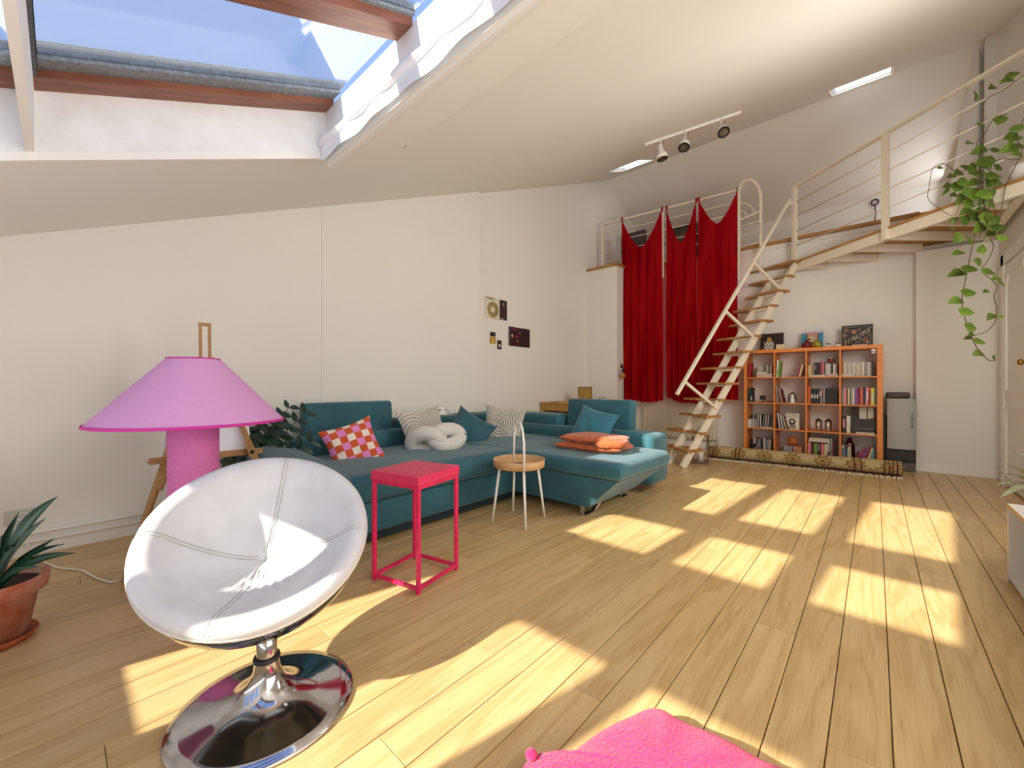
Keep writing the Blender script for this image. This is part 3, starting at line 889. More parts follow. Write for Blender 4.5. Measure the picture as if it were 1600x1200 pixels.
# ------------------------------------------------------------------ zamioculcas
def leaf_mesh(name, L, W, m, fold=.15, droop=.1, heart=False):
    n = 6
    vs = [(0, 0, 0)]; fs = []
    for i in range(1, n):
        t = i / n
        w = W / 2 * (math.sin(PI * t ** (.55 if heart else .8)) ** .8)
        z = -droop * L * t * t
        vs += [(L * t, -w, z + fold * w), (L * t, 0, z), (L * t, w, z + fold * w)]
    vs.append((L, 0, -droop * L))
    fs += [(0, 1, 2), (0, 2, 3)]
    for i in range(n - 2):
        a = 1 + 3 * i
        fs += [(a, a + 3, a + 4, a + 1), (a + 1, a + 4, a + 5, a + 2)]
    a = 1 + 3 * (n - 2); e = len(vs) - 1
    fs += [(a, e, a + 1), (a + 1, e, a + 2)]
    if heart:
        vs[1] = (-L * .08 + 0, -W * .30, fold * W * .3); vs[3] = (-L * .08, W * .30, fold * W * .3)
        vs[1] = (L * .02, -W * .42, 0); vs[3] = (L * .02, W * .42, 0)
    me = bpy.data.meshes.new(name); me.from_pydata(vs, [], fs); me.polygons.foreach_set('use_smooth', [True] * len(fs)); me.materials.append(m)
    return me
def orient(p, d, up=(0, 0, 1), s=1.0, roll=0.0):
    d = Vector(d).normalized(); up = Vector(up)
    y = up.cross(d)
    if y.length < 1e-3: y = Vector((0, 1, 0))
    y.normalize(); z = d.cross(y)
    M = Matrix(((d.x, y.x, z.x, 0), (d.y, y.y, z.y, 0), (d.z, y.z, z.z, 0), (0, 0, 0, 1)))
    return Matrix.Translation(Vector(p)) @ M @ Matrix.Rotation(roll, 4, 'X') @ Matrix.Scale(s, 4)
zp = Vector((-3.42, .86, 0))
zz_ = empty('zamioculcas_plant', 'dark green plant with feathered stems between the sofa arm and the wall', 'plant', zp)
MB().lathe([(.001, 0), (.10, 0), (.13, .22), (.14, .23), (.14, .25), (.125, .25), (.12, .22), (.001, .22)], 28).build('pot', mat('grey_pot', '#6f7478', .6), zz_)
MB().lathe([(.001, .225), (.12, .225)], 20).build('soil', M_soil, zz_)
zl = leaf_mesh('leaflet', .115, .055, M_zz, .3, .15)
stems = [((381, 640), .30), ((452, 636), .28), ((478, 645), .22), ((430, 648), .30), ((486, 690), .2), ((397, 660), .25), ((350, 655), .2), ((470, 700), .1)]
for (uv_, bend) in stems:
    dT = FW.dot(zp) + random.uniform(-.08, .12)
    r = ray(*uv_) * dT
    tipp = Vector((r.x, r.y, CAMH + r.z)) - zp
    b0 = Vector((tipp.x * .12, tipp.y * .12, .23))
    pts = []
    for i in range(11):
        t = i / 10
        p = b0.lerp(tipp, t)
        p.x = b0.x + (tipp.x - b0.x) * (t ** (1.6)); p.y = b0.y + (tipp.y - b0.y) * (t ** 1.6)
        pts.append(p)
    s_ = MB().tube(pts, [.008 - .005 * i / 10 for i in range(11)], 6).build('stem', M_zst, zz_)
    for i in range(3, 11):
        for sgn in (-1, 1):
            d = (pts[i] - pts[i - 1]).normalized()
            side = d.cross(Vector((FW.x, FW.y, .2))).normalized() * sgn
            dv = (side * .9 + d * .45 + Vector((0, 0, .1))).normalized()
            inst('leaflet', zl, s_, orient(pts[i] - d * .01 * (sgn > 0), dv, (FW * -1) + Vector((0, 0, .6)), random.uniform(.8, 1.15) * (1 if i < 9 else .75)))

# ------------------------------------------------------------------ sword leaved plant in terracotta pot
pp = ray(-14, 600) * 1.60
pp = Vector((pp.x, pp.y, 0))
ag = empty('potted_sword_plant', 'potted plant with broad pointed dark leaves in weathered terracotta by the left edge', 'plant', pp)
M_terw = mat('limey_terracotta', '#b4603c', 0.85, color2='#c9a08c', scale=9, bump=0.1, bscale=60)
MB().lathe([(.001, .012), (.095, .012), (.125, .185), (.135, .19), (.150, .195), (.158, .25), (.150, .255), (.138, .25), (.13, .21), (.001, .21)], 40).build('pot', M_terw, ag)
MB().lathe([(.001, 0), (.105, 0), (.125, .025), (.122, .032), (.10, .012), (.001, .012)], 40).build('saucer', M_terra, ag)
MB().lathe([(.001, .222), (.135, .222)], 24).build('soil', M_soil, ag)
def blade(u, v, dd, w, mid=None, curl=.0):
    dT = FW.dot(pp) + dd
    r = ray(u, v) * dT
    tp = Vector((r.x, r.y, CAMH + r.z)) - pp
    b0 = Vector((tp.x * .10, tp.y * .10, .215))
    n = 12
    pts = []
    for i in range(n + 1):
        t = i / n
        e_ = 1.15
        p = Vector((b0.x + (tp.x - b0.x) * t ** e_, b0.y + (tp.y - b0.y) * t ** e_, b0.z + (tp.z - b0.z) * (t ** .8) + curl * math.sin(PI * t)))
        pts.append(p)
    b = MB(); vs = []; fs = []
    for i, p in enumerate(pts):
        t = i / n
        d = (pts[min(i + 1, n)] - pts[max(i - 1, 0)]).normalized()
        side = d.cross(FW).normalized()
        side = (side + FW * .25).normalized()
        nrm = side.cross(d)
        ww = w * (.45 + 1.1 * t) * (1 - t ** 3.2) if t < .5 else w * 1.0 * (1 - ((t - .35) / .65) ** 1.8) ** 1.0
        ww = max(ww, .0015)
        th_ = .004
        for k, (sx, sn_) in enumerate(((-1, .25), (-.5, .04), (0, -.05), (.5, .04), (1, .25))):
            vs.append(p + side * ww * sx - nrm * ww * sn_)
        vs.append(p + nrm * (.05 * ww + th_ * (1 - t)))
    for i in range(n):
        a = i * 6; c = a + 6
        for k in range(4): fs.append((a + k, c + k, c + k + 1, a + k + 1))
        fs.append((a + 4, c + 4, c + 5, a + 5)); fs.append((a + 5, c + 5, c, a))
    b.add(vs, fs, True).build('leaf', M_agave, ag)
blade(90, 776, .02, .034, curl=.03); blade(72, 810, -.03, .020, curl=.02); blade(-5, 752, .05, .034); blade(84, 842, .03, .020)
blade(118, 864, .0, .018, curl=.03); blade(100, 850, .08, .012, curl=.03); blade(-60, 730, .0, .032); blade(30, 800, .06, .030)
blade(-90, 800, .0, .03); blade(4, 835, -.10, .034); blade(60, 885, -.06, .014, curl=.02); blade(-40, 860, -.12, .03)

# ------------------------------------------------------------------ socket and cables
so = empty('wall_socket', 'grey wall socket low on the left wall behind the sword plant', 'socket', (XL, -.165, .24))
MB().box((0, -.058, -.043), (.010, .058, .043), bev=.003).build('plate', mat('grey_plastic', '#c3c2bd', .5), so)
MB().lathe([(.024, .0), (.026, .004), (.020, .004), (.019, -.004), (.001, -.004)], 24, Matrix.Translation((.010, 0.012, 0)) @ Matrix.Rotation(PI / 2, 4, 'Y')).build('outlet', M_trim, so)
pts = [onz(u, v, .008) for u, v in ((20, 840), (44, 852), (52, 866), (68, 878), (90, 887), (128, 891), (150, 903), (172, 910), (192, 905))]
pts[0] = Vector((XL + .03, -.17, .20)); pts[1] = Vector((-3.6, -.1, .02))
tag(MB().tube(pts, .0045, 6).build('power_cable', M_trim), 'white power cable snaking over the floor from sword plant to easel foot', 'cable')

# ------------------------------------------------------------------ corner sofa
sf = empty('corner_sofa', 'large petrol velvet corner sofa with raised headrests and a chaise end', 'sofa', (0, 0, 0))
def rb(name, a, b_, bev=.03, seg=3, M=None, m=None, parent=None):
    return MB().box(a, b_, M, bev=bev, seg=seg).build(name, m or M_sofa, parent or sf)
def softslab(name, cs, z0, z1, r, nx=20, crown=.015, parent=None, tuft=None):
    """rounded quilted cushion over a quadrilateral cs (4 corners, ccw)"""
    cs = [Vector((c[0], c[1], 0)) for c in cs]
    ctr = sum(cs, Vector()) / 4
    def at(s, t): return cs[0] * (1 - s) * (1 - t) + cs[1] * s * (1 - t) + cs[2] * s * t + cs[3] * (1 - s) * t
    lx = ((cs[1] - cs[0]).length + (cs[2] - cs[3]).length) / 2; ly = ((cs[3] - cs[0]).length + (cs[2] - cs[1]).length) / 2
    b = MB()
    for side in (1, -1):
        def fn(s, t):
            # concentrate samples near the edges
            s2 = .5 - .5 * math.cos(PI * s); t2 = .5 - .5 * math.cos(PI * t)
            p = at(s2, t2)
            ds = min(s2, 1 - s2) * lx; dt = min(t2, 1 - t2) * ly
            f = 0
            for d in (ds, dt):
                if d < r: f += (r - math.sqrt(max(0, r * r - (r - d) ** 2)))
            f = min(f, (z1 - z0) / 2)
            if side > 0:
                z = z1 - f + crown * math.sin(PI * s2) * math.sin(PI * t2)
                if tuft:
                    for (tx, ty) in tuft: z -= .022 * math.exp(-((s2 - tx) ** 2 * lx * lx + (t2 - ty) ** 2 * ly * ly) / .006)
            else: z = z0 + f
            return (p.x, p.y, z)
        b.grid(nx, nx, fn, flip=side < 0)
    # close the waist
    n = nx
    ring = [i for i in range(n + 1)] + [(j * (n + 1) + n) for j in range(1, n + 1)] + [(n * (n + 1) + i) for i in range(n - 1, -1, -1)] + [(j * (n + 1)) for j in range(n - 1, 0, -1)]
    o2 = (n + 1) ** 2
    for i in range(len(ring)):
        a, c = ring[i], ring[(i + 1) % len(ring)]
        b.f.append([a, c, c + o2, a + o2]); b.sm.append(True)
    return b.build(name, M_sofa, parent or sf)
# long part along the left wall
XF = -2.32
MB().prism([(XF - .10, 1.20), (XF - .10, 3.62), (-3.52, 3.62), (-3.52, 1.20)], .02, .09).build('plinth', mat('dark_sofa_plinth', '#15242b', .8), sf)
b = MB()
rb('base', (-3.50, 1.10, .08), (XF - .045, 3.70, .285), .03)
softslab('seat_cushion', [(-3.30, 1.16), (XF, 1.16), (XF + .02, 2.66), (-3.30, 2.66)], .29, .465, .06, tuft=[(.45, .33), (.45, .66), (.45, .97)])
# chaise running to the right
MB().add([(XF - .1, 2.69, .08), (-1.64, 2.70, .08), (-1.64, 3.50, .08), (XF - .1, 3.70, .08), (XF - .1, 2.67, .318), (-1.385, 2.685, .318), (-1.365, 3.50, .318), (XF - .1, 3.70, .318)],
         [(0, 3, 2, 1), (4, 5, 6, 7), (0, 1, 5, 4), (1, 2, 6, 5), (2, 3, 7, 6), (3, 0, 4, 7)]).build('chaise_base', M_sofa, sf)
softslab('seat_cushion', [(-3.30, 2.64), (-1.335, 2.64), (-1.315, 3.52), (-3.30, 3.72)], .328, .455, .045, nx=26, tuft=[(.35, .5), (.55, .5), (.75, .5)])
rb('back_base', (-3.3, 3.62, .08), (-1.52, 4.02, .56), .05)
# backrests: lower pads and headrests
def pad(name, a, b_, tilt, axis, bev=.045):
    a = Vector(a); b_ = Vector(b_); c = Vector(((a.x + b_.x) / 2, (a.y + b_.y) / 2, a.z))
    M = Matrix.Translation(c) @ Matrix.Rotation(tilt, 4, axis) @ Matrix.Translation(-c)
    return MB().box(a, b_, M, bev=bev, seg=4).build(name, M_sofa, sf)
pad('backrest', (-3.62, 1.22, .32), (-3.34, 3.72, .60), math.radians(-5), 'Y')
pad('headrest', (-3.56, 1.32, .555), (-3.44, 2.14, .87), math.radians(-5), 'Y', .035)
pad('headrest', (-3.70, 2.18, .52), (-3.40, 3.0, .69), 0, 'Y')
pad('headrest', (-3.70, 3.02, .52), (-3.40, 3.86, .69), 0, 'Y')
pad('backrest', (-3.40, 3.62, .36), (-1.66, 3.84, .57), math.radians(-5), 'X')
pad('headrest', (-3.38, 3.68, .53), (-2.62, 3.96, .69), 0, 'X')
pad('headrest', (-2.60, 3.80, .52), (-1.82, 3.94, .865), math.radians(-7), 'X', .035)
# arm at the near end: a drooping pillow shaped wing
def armf(side):
    def fn(s, t):
        x = -3.62 + (XF + .03 + 3.62) * s
        top = .575 - .10 * s ** 1.4 + .03 * math.sin(PI * s)
        wid = .20 + .05 * math.sin(PI * s)
        cy = 1.10 - .08 * math.sin(PI * s)
        a = 2 * PI * t
        rz = .085 if math.sin(a) > 0 else .10
        e_ = (1 - abs(2 * s - 1) ** 8) ** .5 if abs(2 * s - 1) < 1 else 0
        e_ = max(e_, .02)
        return (x, cy + wid * .72 * math.cos(a) * (abs(math.cos(a)) ** -.2 if abs(math.cos(a)) > .01 else 1) * e_, top - .085 + rz * math.sin(a) * e_)
    return fn
MB().grid(24, 28, armf(0)).build('armrest', M_sofa, sf)
rb('arm_base', (-3.55, 1.02, .08), (XF - .05, 1.22, .42), .04)
lg = MB()
lg.bar((-1.70, 2.72, 0), (-1.70, 2.72, .085), .045, .008).bar((-1.70, 2.72, .004), (-1.70, 2.86, .004), .045, .008).bar((-1.70, 2.86, 0), (-1.66, 2.92, .085), .045, .008)
lg.build('foot', M_chrome, sf)
lg2 = MB(); lg2.bar((-1.72, 3.4, 0), (-1.72, 3.4, .085), .045, .008).bar((-1.72, 3.4, .004), (-1.72, 3.5, .004), .045, .008); lg2.build('foot', M_chrome, sf)

# ------------------------------------------------------------------ pillows
def pillow_bm(w, h, t, pinch=.12, n=18):
    b = MB()
    for side in (1, -1):
        def fn(s, q):
            x = 2 * s - 1; y = 2 * q - 1
            px = x * w / 2 * (1 - pinch * (1 - x * x) * 0 - pinch * (y * y) * (0) - pinch * .6 * (1 - y * y) * 0)
            edgex = 1 - pinch * (1 - y * y); edgey = 1 - pinch * (1 - x * x)
            # concave sides, pointed corners
            px = x * w / 2 * (edgex * abs(x) + (1 - abs(x)))
            py = y * h / 2 * (edgey * abs(y) + (1 - abs(y)))
            z = t / 2 * ((1 - x ** 2) * (1 - y ** 2)) ** .45
            z += .006 * math.sin(9 * x + 4 * y) * (1 - x * x) * (1 - y * y)
            return (px, py, side * z)
        b.grid(n, n, fn, flip=side < 0)
    return b
def place_pillow(name, label, u, v, anchor, w, h, t, m, face, roll, group=None, pinch=.12):
    """anchor: ('x', value) or ('y', value) the plane the centre lies on"""
    c = onx(u, v, anchor[1]) if anchor[0] == 'x' else ony(u, v, anchor[1])
    o = pillow_bm(w, h, t, pinch).build(name, m)
    n = Vector(face).normalized()
    up = Vector((0, 0, 1)); up = (up - n * up.dot(n)).normalized()
    x = up.cross(n).normalized()
    M = Matrix(((x.x, up.x, n.x, 0), (x.y, up.y, n.y, 0), (x.z, up.z, n.z, 0), (0, 0, 0, 1)))
    o.matrix_world = Matrix.Translation(c) @ M @ Matrix.Rotation(roll, 4, 'Z')
    return tag(o, label, 'pillow', group)
def checker_fn(N, L, tc):
    mp = N.new('ShaderNodeMapping'); mp.inputs['Scale'].default_value = (1, 1, 0)
    mp.inputs['Location'].default_value = (.03, .03, 0)
    L.new(tc.outputs['Object'], mp.inputs[0])
    c1 = N.new('ShaderNodeTexChecker'); c1.inputs['Scale'].default_value = 18.0
    L.new(mp.outputs[0], c1.inputs[0])
    sx = N.new('ShaderNodeSeparateXYZ'); L.new(mp.outputs[0], sx.inputs[0])
    # cream or pink by every other row of the checks
    r = math_node(N, L, 'FLOORED_MODULO', math_node(N, L, 'FLOOR', math_node(N, L, 'MULTIPLY', sx.outputs[1], 18.0)), 2)
    c2 = mixc(N, L, r, srgb('#dd86c4'), srgb('#e9ddd0'))
    n1 = N.new('ShaderNodeMix'); n1.data_type = 'RGBA'
    L.new(c1.outputs['Fac'], n1.inputs[0]); n1.inputs[6].default_value = srgb('#c9552b'); L.new(c2, n1.inputs[7])
    return n1.outputs[2]
M_check = mat_nodes('orange_pink_checks', checker_fn, .85)
def ribs_fn(cx, cy, k):
    def fn(N, L, tc):
        w = N.new('ShaderNodeTexWave'); w.wave_type = 'RINGS'; w.rings_direction = 'SPHERICAL'
        w.inputs['Scale'].default_value = k; w.inputs['Distortion'].default_value = 1.5; w.inputs['Detail'].default_value = 1; w.inputs['Detail Scale'].default_value = .5
        mp = N.new('ShaderNodeMapping'); mp.inputs['Location'].default_value = (cx, cy, 0); mp.inputs['Scale'].default_value = (1, .8, 0)
        L.new(tc.outputs['Object'], mp.inputs[0]); L.new(mp.outputs[0], w.inputs[0])
        return mixc(N, L, w.outputs['Fac'], srgb('#cdc6b8'), srgb('#e6e2d8')), w.outputs['Fac']
    return fn
M_rib1 = mat_nodes('ribbed_cream_cloth', ribs_fn(.12, .02, 11), .95, bump=1.0)
M_rib2 = mat_nodes('ribbed_cream_cloth_arcs', ribs_fn(.02, -.02, 12), .95, bump=1.0)
place_pillow('pillow', 'small orange, pink and cream checkered pillow at the sofa arm', 552, 696, ('x', -3.00), .40, .38, .13, M_check, (.92, -.30, .42), math.radians(17))
place_pillow('pillow', 'cream ribbed pillow behind the knotted cushion', 664, 675, ('x', -3.14), .46, .46, .15, M_rib1, (.92, -.15, .40), math.radians(8))
place_pillow('pillow', 'dark teal velvet pillow standing in the corner of the sofa', 733, 676, ('x', -3.06), .44, .42, .15, M_teal, (.80, -.52, .40), math.radians(-33))
place_pillow('pillow', 'cream pillow tufted with curved ribs, right of the sofa corner', 786, 667, ('x', -3.06), .47, .46, .14, M_rib2, (.50, -.85, .32), math.radians(-6))
place_pillow('pillow', 'plain blue teal velvet pillow leaning beside the orange throw', 925, 670, ('y', 3.50), .43, .44, .16, M_teal2, (.10, -.90, .46), math.radians(-14))

# knotted cushion: two interlocked thick loops
kc = onx(681, 692, -2.80)
kn = empty('knot_cushion', 'white boucle knot cushion of two interlocked rings on the sofa seat', 'cushion', kc)
def loop(c, rx, rz, tilt, r, nm):
    n = 28
    pts = []
    side = Vector((.55, .83, 0)).normalized(); upv = Vector((0, 0, 1)); dep = side.cross(upv)
    for i in range(n + 1):
        a = 2 * PI * i / n
        p = side * (c[0] + rx * math.cos(a)) + upv * (c[1] + rz * math.sin(a)) + dep * (tilt * math.sin(a + .8))
        pts.append(p)
    MB().tube(pts, r, 14, caps=False).build(nm, M_boucle, kn)
loop((-.080, -.0), .115, .088, .06, .066, 'loop')
loop((.095, .045), .115, .062, -.06, .064, 'loop')

# orange throw folded on the chaise
th = empty('folded_throw', 'orange textured throw folded on the end of the chaise', 'blanket', (-1.83, 3.12, .455))
M_throw = mat('rust_waffle_throw', '#c4602c', .9, color2='#9f4519', scale=30, bump=.6, bscale=70, sheen=.2)
def fold_layer(z0, z1, w, d, rz, off, nm):
    def mk(side):
        def fn(s, t):
            x = (2 * s - 1); y = (2 * t - 1)
            e_ = (1 - abs(x) ** 5) ** .4 * (1 - abs(y) ** 5) ** .4 if abs(x) < 1 and abs(y) < 1 else 0
            z = (z0 + z1) / 2 + side * (z1 - z0) / 2 * e_ + .004 * math.sin(4 * x + 2 * y + off) + .0015 * math.sin(13 * x - 7 * y)
            X = x * w / 2 * (1 + .05 * math.sin(4 * y + off)); Y = y * d / 2 * (1 + .07 * math.sin(3 * x + off))
            return (X * math.cos(rz) - Y * math.sin(rz), X * math.sin(rz) + Y * math.cos(rz), max(z, .002))
        return fn
    b = MB(); b.grid(24, 18, mk(1)); b.grid(24, 18, mk(-1), flip=True)
    return b.build(nm, M_throw, th)
fold_layer(.0, .075, .58, .42, math.radians(8), 0, 'fold')
fold_layer(.07, .135, .54, .38, math.radians(6), 1.3, 'fold')

MB().tube([(.10, -.17, .075), (.2, -.21, .085), (.30, -.14, .08), (.31, -.02, .09), (.22, .05, .11)], [.02, .03, .03, .028, .02], 10).build('rolled_hem', M_throw, th)

# white router on the sofa ledge
ro = empty('router', 'small white box with a black slot standing on the sofa back', 'router', (-3.60, 2.78, .69))
MB().box((-.02, -.06, 0), (.025, .08, .085), bev=.004).build('case', M_trim, ro)
MB().box((.025, -.02, .045), (.027, .025, .06)).build('slot', M_black, ro)
MB().box((.025, -.05, .0), (.055, .10, .018), bev=.003).build('foot', M_trim, ro)
MB().tube([(.03, .10, .01), (.05, .12, .03), (.04, .10, .055), (.02, .07, .06)], .003, 6).build('cord', M_black, ro)

# ------------------------------------------------------------------ pink side table
corners = [Vector((-1.654, 1.166)), Vector((-1.964, 1.096)), Vector((-2.045, 1.400)), Vector((-1.722, 1.470))]
pc = sum(corners, Vector((0, 0))) / 4
pt = empty('side_table', 'square raspberry pink metal side table with slim open frame legs', 'table', (pc.x, pc.y, 0), math.atan2(.07, .31))
hs = .152
rz = 0
for sx in (-1, 1):
    for sy in (-1, 1):
        MB().box((sx * hs - .0095, sy * hs - .0095, 0), (sx * hs + .0095, sy * hs + .0095, .53), bev=.0015).build('leg', M_pinkm, pt)
for sx in (-1, 1):
    MB().box((sx * hs - .008, -hs + .0095, .018), (sx * hs + .008, hs - .0095, .034)).build('rail', M_pinkm, pt)
    MB().box((-hs + .0095, sx * hs - .008, .018), (hs - .0095, sx * hs + .008, .034)).build('rail', M_pinkm, pt)
    MB().box((sx * hs - .008, -hs + .0095, .512), (sx * hs + .008, hs - .0095, .53)).build('rail', M_pinkm, pt)
    MB().box((-hs + .0095, sx * hs - .008, .512), (hs - .0095, sx * hs + .008, .53)).build('rail', M_pinkm, pt)
MB().box((-hs - .014, -hs - .014, .53), (hs + .014, hs + .014, .577), bev=.003).build('top', M_pinkt, pt)

# ------------------------------------------------------------------ round tray table
tc_ = Vector((-2.01, 2.32, 0))
rt = empty('tray_table', 'small round birch tray table with white legs and a tall white carrying handle', 'table', tc_)
MB().lathe([(.001, .405), (.185, .405), (.192, .41), (.196, .465), (.190, .465), (.183, .425), (.001, .422)], 56).build('tray', M_birch, rt)
for q in ((-2.132, 2.155), (-1.835, 2.190), (-1.900, 2.495), (-2.180, 2.440)):
    f_ = Vector((q[0], q[1], 0)) - tc_
    MB().tube([f_, Vector((f_.x * .72, f_.y * .72, .407))], [.0085, .0105], 10).build('leg', M_whitem, rt)
dv = Vector((-.62, .78, 0)).normalized()
hp = []
A_ = onz(803, 722, .425) - tc_; B_ = onz(819, 735, .425) - tc_
A_ = Vector((A_.x, A_.y, .42)); B_ = Vector((B_.x, B_.y, .42))
for p in [A_, A_ + Vector((0, 0, .20)) + (B_ - A_) * .02, A_ + Vector((0, 0, .27)) + (B_ - A_) * .14]: hp.append(p)
for k in range(1, 8):
    a = PI - PI * k / 8
    m_ = (A_ + B_) / 2; h_ = (B_ - A_) / 2
    hp.append(m_ + h_ * .72 * math.cos(a) + Vector((0, 0, .27 + .055 * math.sin(a))))
for p in [B_ + Vector((0, 0, .27)) - (B_ - A_) * .14, B_ + Vector((0, 0, .20)) - (B_ - A_) * .02, B_]: hp.append(p)
MB().tube(hp, .0085, 10).build('handle', M_whitem, rt)
co = MB().prism([(-.06, -.045), (.05, -.06), (.065, .04), (-.045, .055)], 0, .006)
co = co.build('coaster', mat('dark_slate_coaster', '#3a3238', .5)); co.location = (tc_.x + .02, tc_.y - .01, .424)
tag(co, 'dark square coaster lying in the birch tray', 'coaster')

# ------------------------------------------------------------------ desk by the left wall and what stands on it
dk = empty('desk', 'light pine desk against the left wall behind the sofa', 'desk', (0, 0, 0))
DX0, DX1, DY0, DY1 = XL2 + .02, -3.20, 4.95, 6.15
MB().box((DX0, DY0, .722), (DX1, DY1, .75), bev=.003).build('top', M_desk, dk)
for a in (DX0 + .03, DX1 - .03):
    for b_ in (DY0 + .03, DY1 - .03):
        MB().box((a - .022, b_ - .022, 0), (a + .022, b_ + .022, .722)).build('leg', M_desk, dk)
MB().box((DX0 + .03, DY0 + .012, .63), (DX1 - .03, DY0 + .03, .722)).build('apron', M_desk, dk)
MB().box((DX1 - .03, DY0 + .03, .63), (DX1 - .012, DY1 - .03, .722)).build('apron', M_desk, dk)
bk_ = MB().box((-3.46, 5.6, 0), (-3.40, 5.66, .60)).build('desk_leg_post', M_desk)
bpy.data.objects.remove(bk_)
rbk = tag(MB().box((-3.52, 5.02, .42), (-3.40, 5.30, .60), bev=.004).build('box', mat('dark_red_box', '#7c2430', .7)), 'dark red box on the shelf under the pine desk', 'box')
MB().box((DX0 + .05, DY0 + .02, .395), (DX1 - .05, DY1 - .05, .415)).build('shelf', M_desk, dk)
fr = empty('picture_frame', 'picture frame seen from its brown cardboard back, standing on the desk', 'frame', (-3.42, 5.55, .75), math.radians(25))
Mf = Matrix.Rotation(math.radians(10), 4, 'X')
MB().box((-.11, 0, 0), (.11, .012, .235), Mf, bev=.002).build('frame', mat('dark_frame_edge', '#4a3520', .5), fr)
MB().box((-.10, -.004, .008), (.10, .0, .227), Mf).build('backing', mat('brown_hardboard', '#a5823f', .8), fr)
MB().box((-.02, -.055, .0), (.02, -.05, .15), Matrix.Rotation(math.radians(-14), 4, 'X')).build('stand', mat('brown_hardboard', '#a5823f', .8), fr)
MB().lathe([(.001, 0), (.008, 0), (.008, .004)], 10, Mf @ Matrix.Translation((0, -.005, .20)) @ Matrix.Rotation(PI / 2, 4, 'X')).build('hanger', M_black, fr)
pb = empty('paper_pad', 'white pad of paper with a dark pen on the desk', 'paper', (-3.33, 5.86, .75), .3)
MB().box((-.10, -.14, 0), (.12, .14, .035), bev=.003).build('sheets', M_canvas, pb)
MB().tube([(-.02, -.05, .04), (.09, .05, .06)], .004, 6).build('pen', M_black, pb)
tag(MB().box((-3.72, 5.04, .75), (-3.60, 5.10, .757), bev=.001).build('phone', mat('dark_red_case', '#6a2a2a', .4)), 'thin dark red case lying on the near end of the desk', 'case')

# wall lamp with a bare amber bulb on the block
wlm = empty('wall_lamp', 'black bent arm wall lamp with a bare amber globe bulb on the white block', 'lamp', (-3.29, 6.52, 1.34))
MB().lathe([(.001, 0), (.035, 0), (.035, .012), (.001, .014)], 20, Matrix.Rotation(PI / 2, 4, 'Y')).build('wall_plate', M_black, wlm)
t_ = onx(968, 580, -3.16)
ex = Vector((.10, -.14, 0))
MB().tube([(.01, 0, 0), (.04, -.05, 0), (.075, -.10, -.003), (.095, -.13, -.02), (.10, -.14, -.06)], .006, 8).build('arm', M_black, wlm)
MB().lathe([(.001, .03), (.014, .03), (.019, .0), (.019, -.035), (.001, -.035)], 16, Matrix.Translation((.10, -.14, -.08))).build('holder', M_black, wlm)
m_bulb = bpy.data.materials.new('amber_glass'); m_bulb.use_nodes = True
nb_ = m_bulb.node_tree.nodes; nb_['Principled BSDF'].inputs['Base Color'].default_value = srgb('#e0a850'); nb_['Principled BSDF'].inputs['Roughness'].default_value = .08
nb_['Principled BSDF'].inputs['Transmission Weight'].default_value = .6
MB().lathe([(.014, .0), (.018, -.012), (.036, -.030), (.046, -.055), (.046, -.066), (.036, -.090), (.018, -.105), (.001, -.109)], 24, Matrix.Translation((.10, -.14, -.112))).build('bulb', m_bulb, wlm)

# prints pinned on the far left wall ---------------------------------
def flat_print(name, label, y0, y1, z0, z1, m, group=None, x=XL2 + .004, th=.003):
    o = MB().box((-th, -(y1 - y0) / 2, -(z1 - z0) / 2), (0, (y1 - y0) / 2, (z1 - z0) / 2)).build(name, m)
    o.location = (x + th, (y0 + y1) / 2, (z0 + z1) / 2)
    return tag(o, label, 'print')
def text(parent, body, loc, size, m, rot=(PI / 2, 0, PI / 2), name='lettering', ext=.0006, align='CENTER', shear=0.0):
    cu = bpy.data.curves.new(name, 'FONT'); cu.body = body; cu.size = size; cu.align_x = align; cu.align_y = 'CENTER'; cu.extrude = ext; cu.shear = shear
    cu.resolution_u = 2
    cu.materials.append(m)
    tmp = bpy.data.objects.new('tmp_text', cu)
    me = bpy.data.meshes.new_from_object(tmp)
    bpy.data.objects.remove(tmp)
    o = bpy.data.objects.new(name, me); link(o, parent); o.location = loc; o.rotation_euler = rot
    return o
M_paper = mat('off_white_print_paper', '#d9d2bf', .8)
M_ink = mat('black_ink', '#1c1a1c', .7)
pr1 = flat_print('magazine_spread', 'pale magazine page with a gold ring drawing pinned top left on the far wall', 3.775, 4.06, 1.915, 2.21, M_paper)
for rr, rw in ((.095, .012), (.060, .018), (.125, .003)):
    if rr < .12:
        MB().lathe([(rr - rw, 0), (rr + rw, 0), (rr + rw, .001), (rr - rw, .001)], 40, Matrix.Translation((.002, .01, -.02)) @ Matrix.Rotation(PI / 2, 4, 'Y')).build('ring', mat('gold_ink', '#9c8a50', .6), pr1)
MB().lathe([(.001, 0), (.012, 0)], 12, Matrix.Translation((.0025, -.02, .06)) @ Matrix.Rotation(PI / 2, 4, 'Y')).build('dot', M_ink, pr1)
text(pr1, 'BURNING', (.002, -.04, .125), .035, M_ink)
pr2 = flat_print('magazine_page', 'dark magazine page with a hooded figure, right of the pale ring page', 4.062, 4.21, 1.925, 2.20, mat('dark_brown_print', '#241a1e', .6))
MB().prism([(-.06, -.12), (.06, -.12), (.05, .0), (.02, .09), (-.02, .10), (-.06, .02)], 0, .001, Matrix.Translation((.002, 0, 0)) @ Matrix(((0, 0, 1, 0), (1, 0, 0, 0), (0, 1, 0, 0), (0, 0, 0, 1)))).build('figure', mat('dark_maroon_print', '#3d2026', .6), pr2)
MB().lathe([(.001, 0), (.022, 0)], 14, Matrix.Translation((.0035, .0, .08)) @ Matrix.Rotation(PI / 2, 4, 'Y')).build('face', mat('grey_skin_print', '#8a827e', .6), pr2)
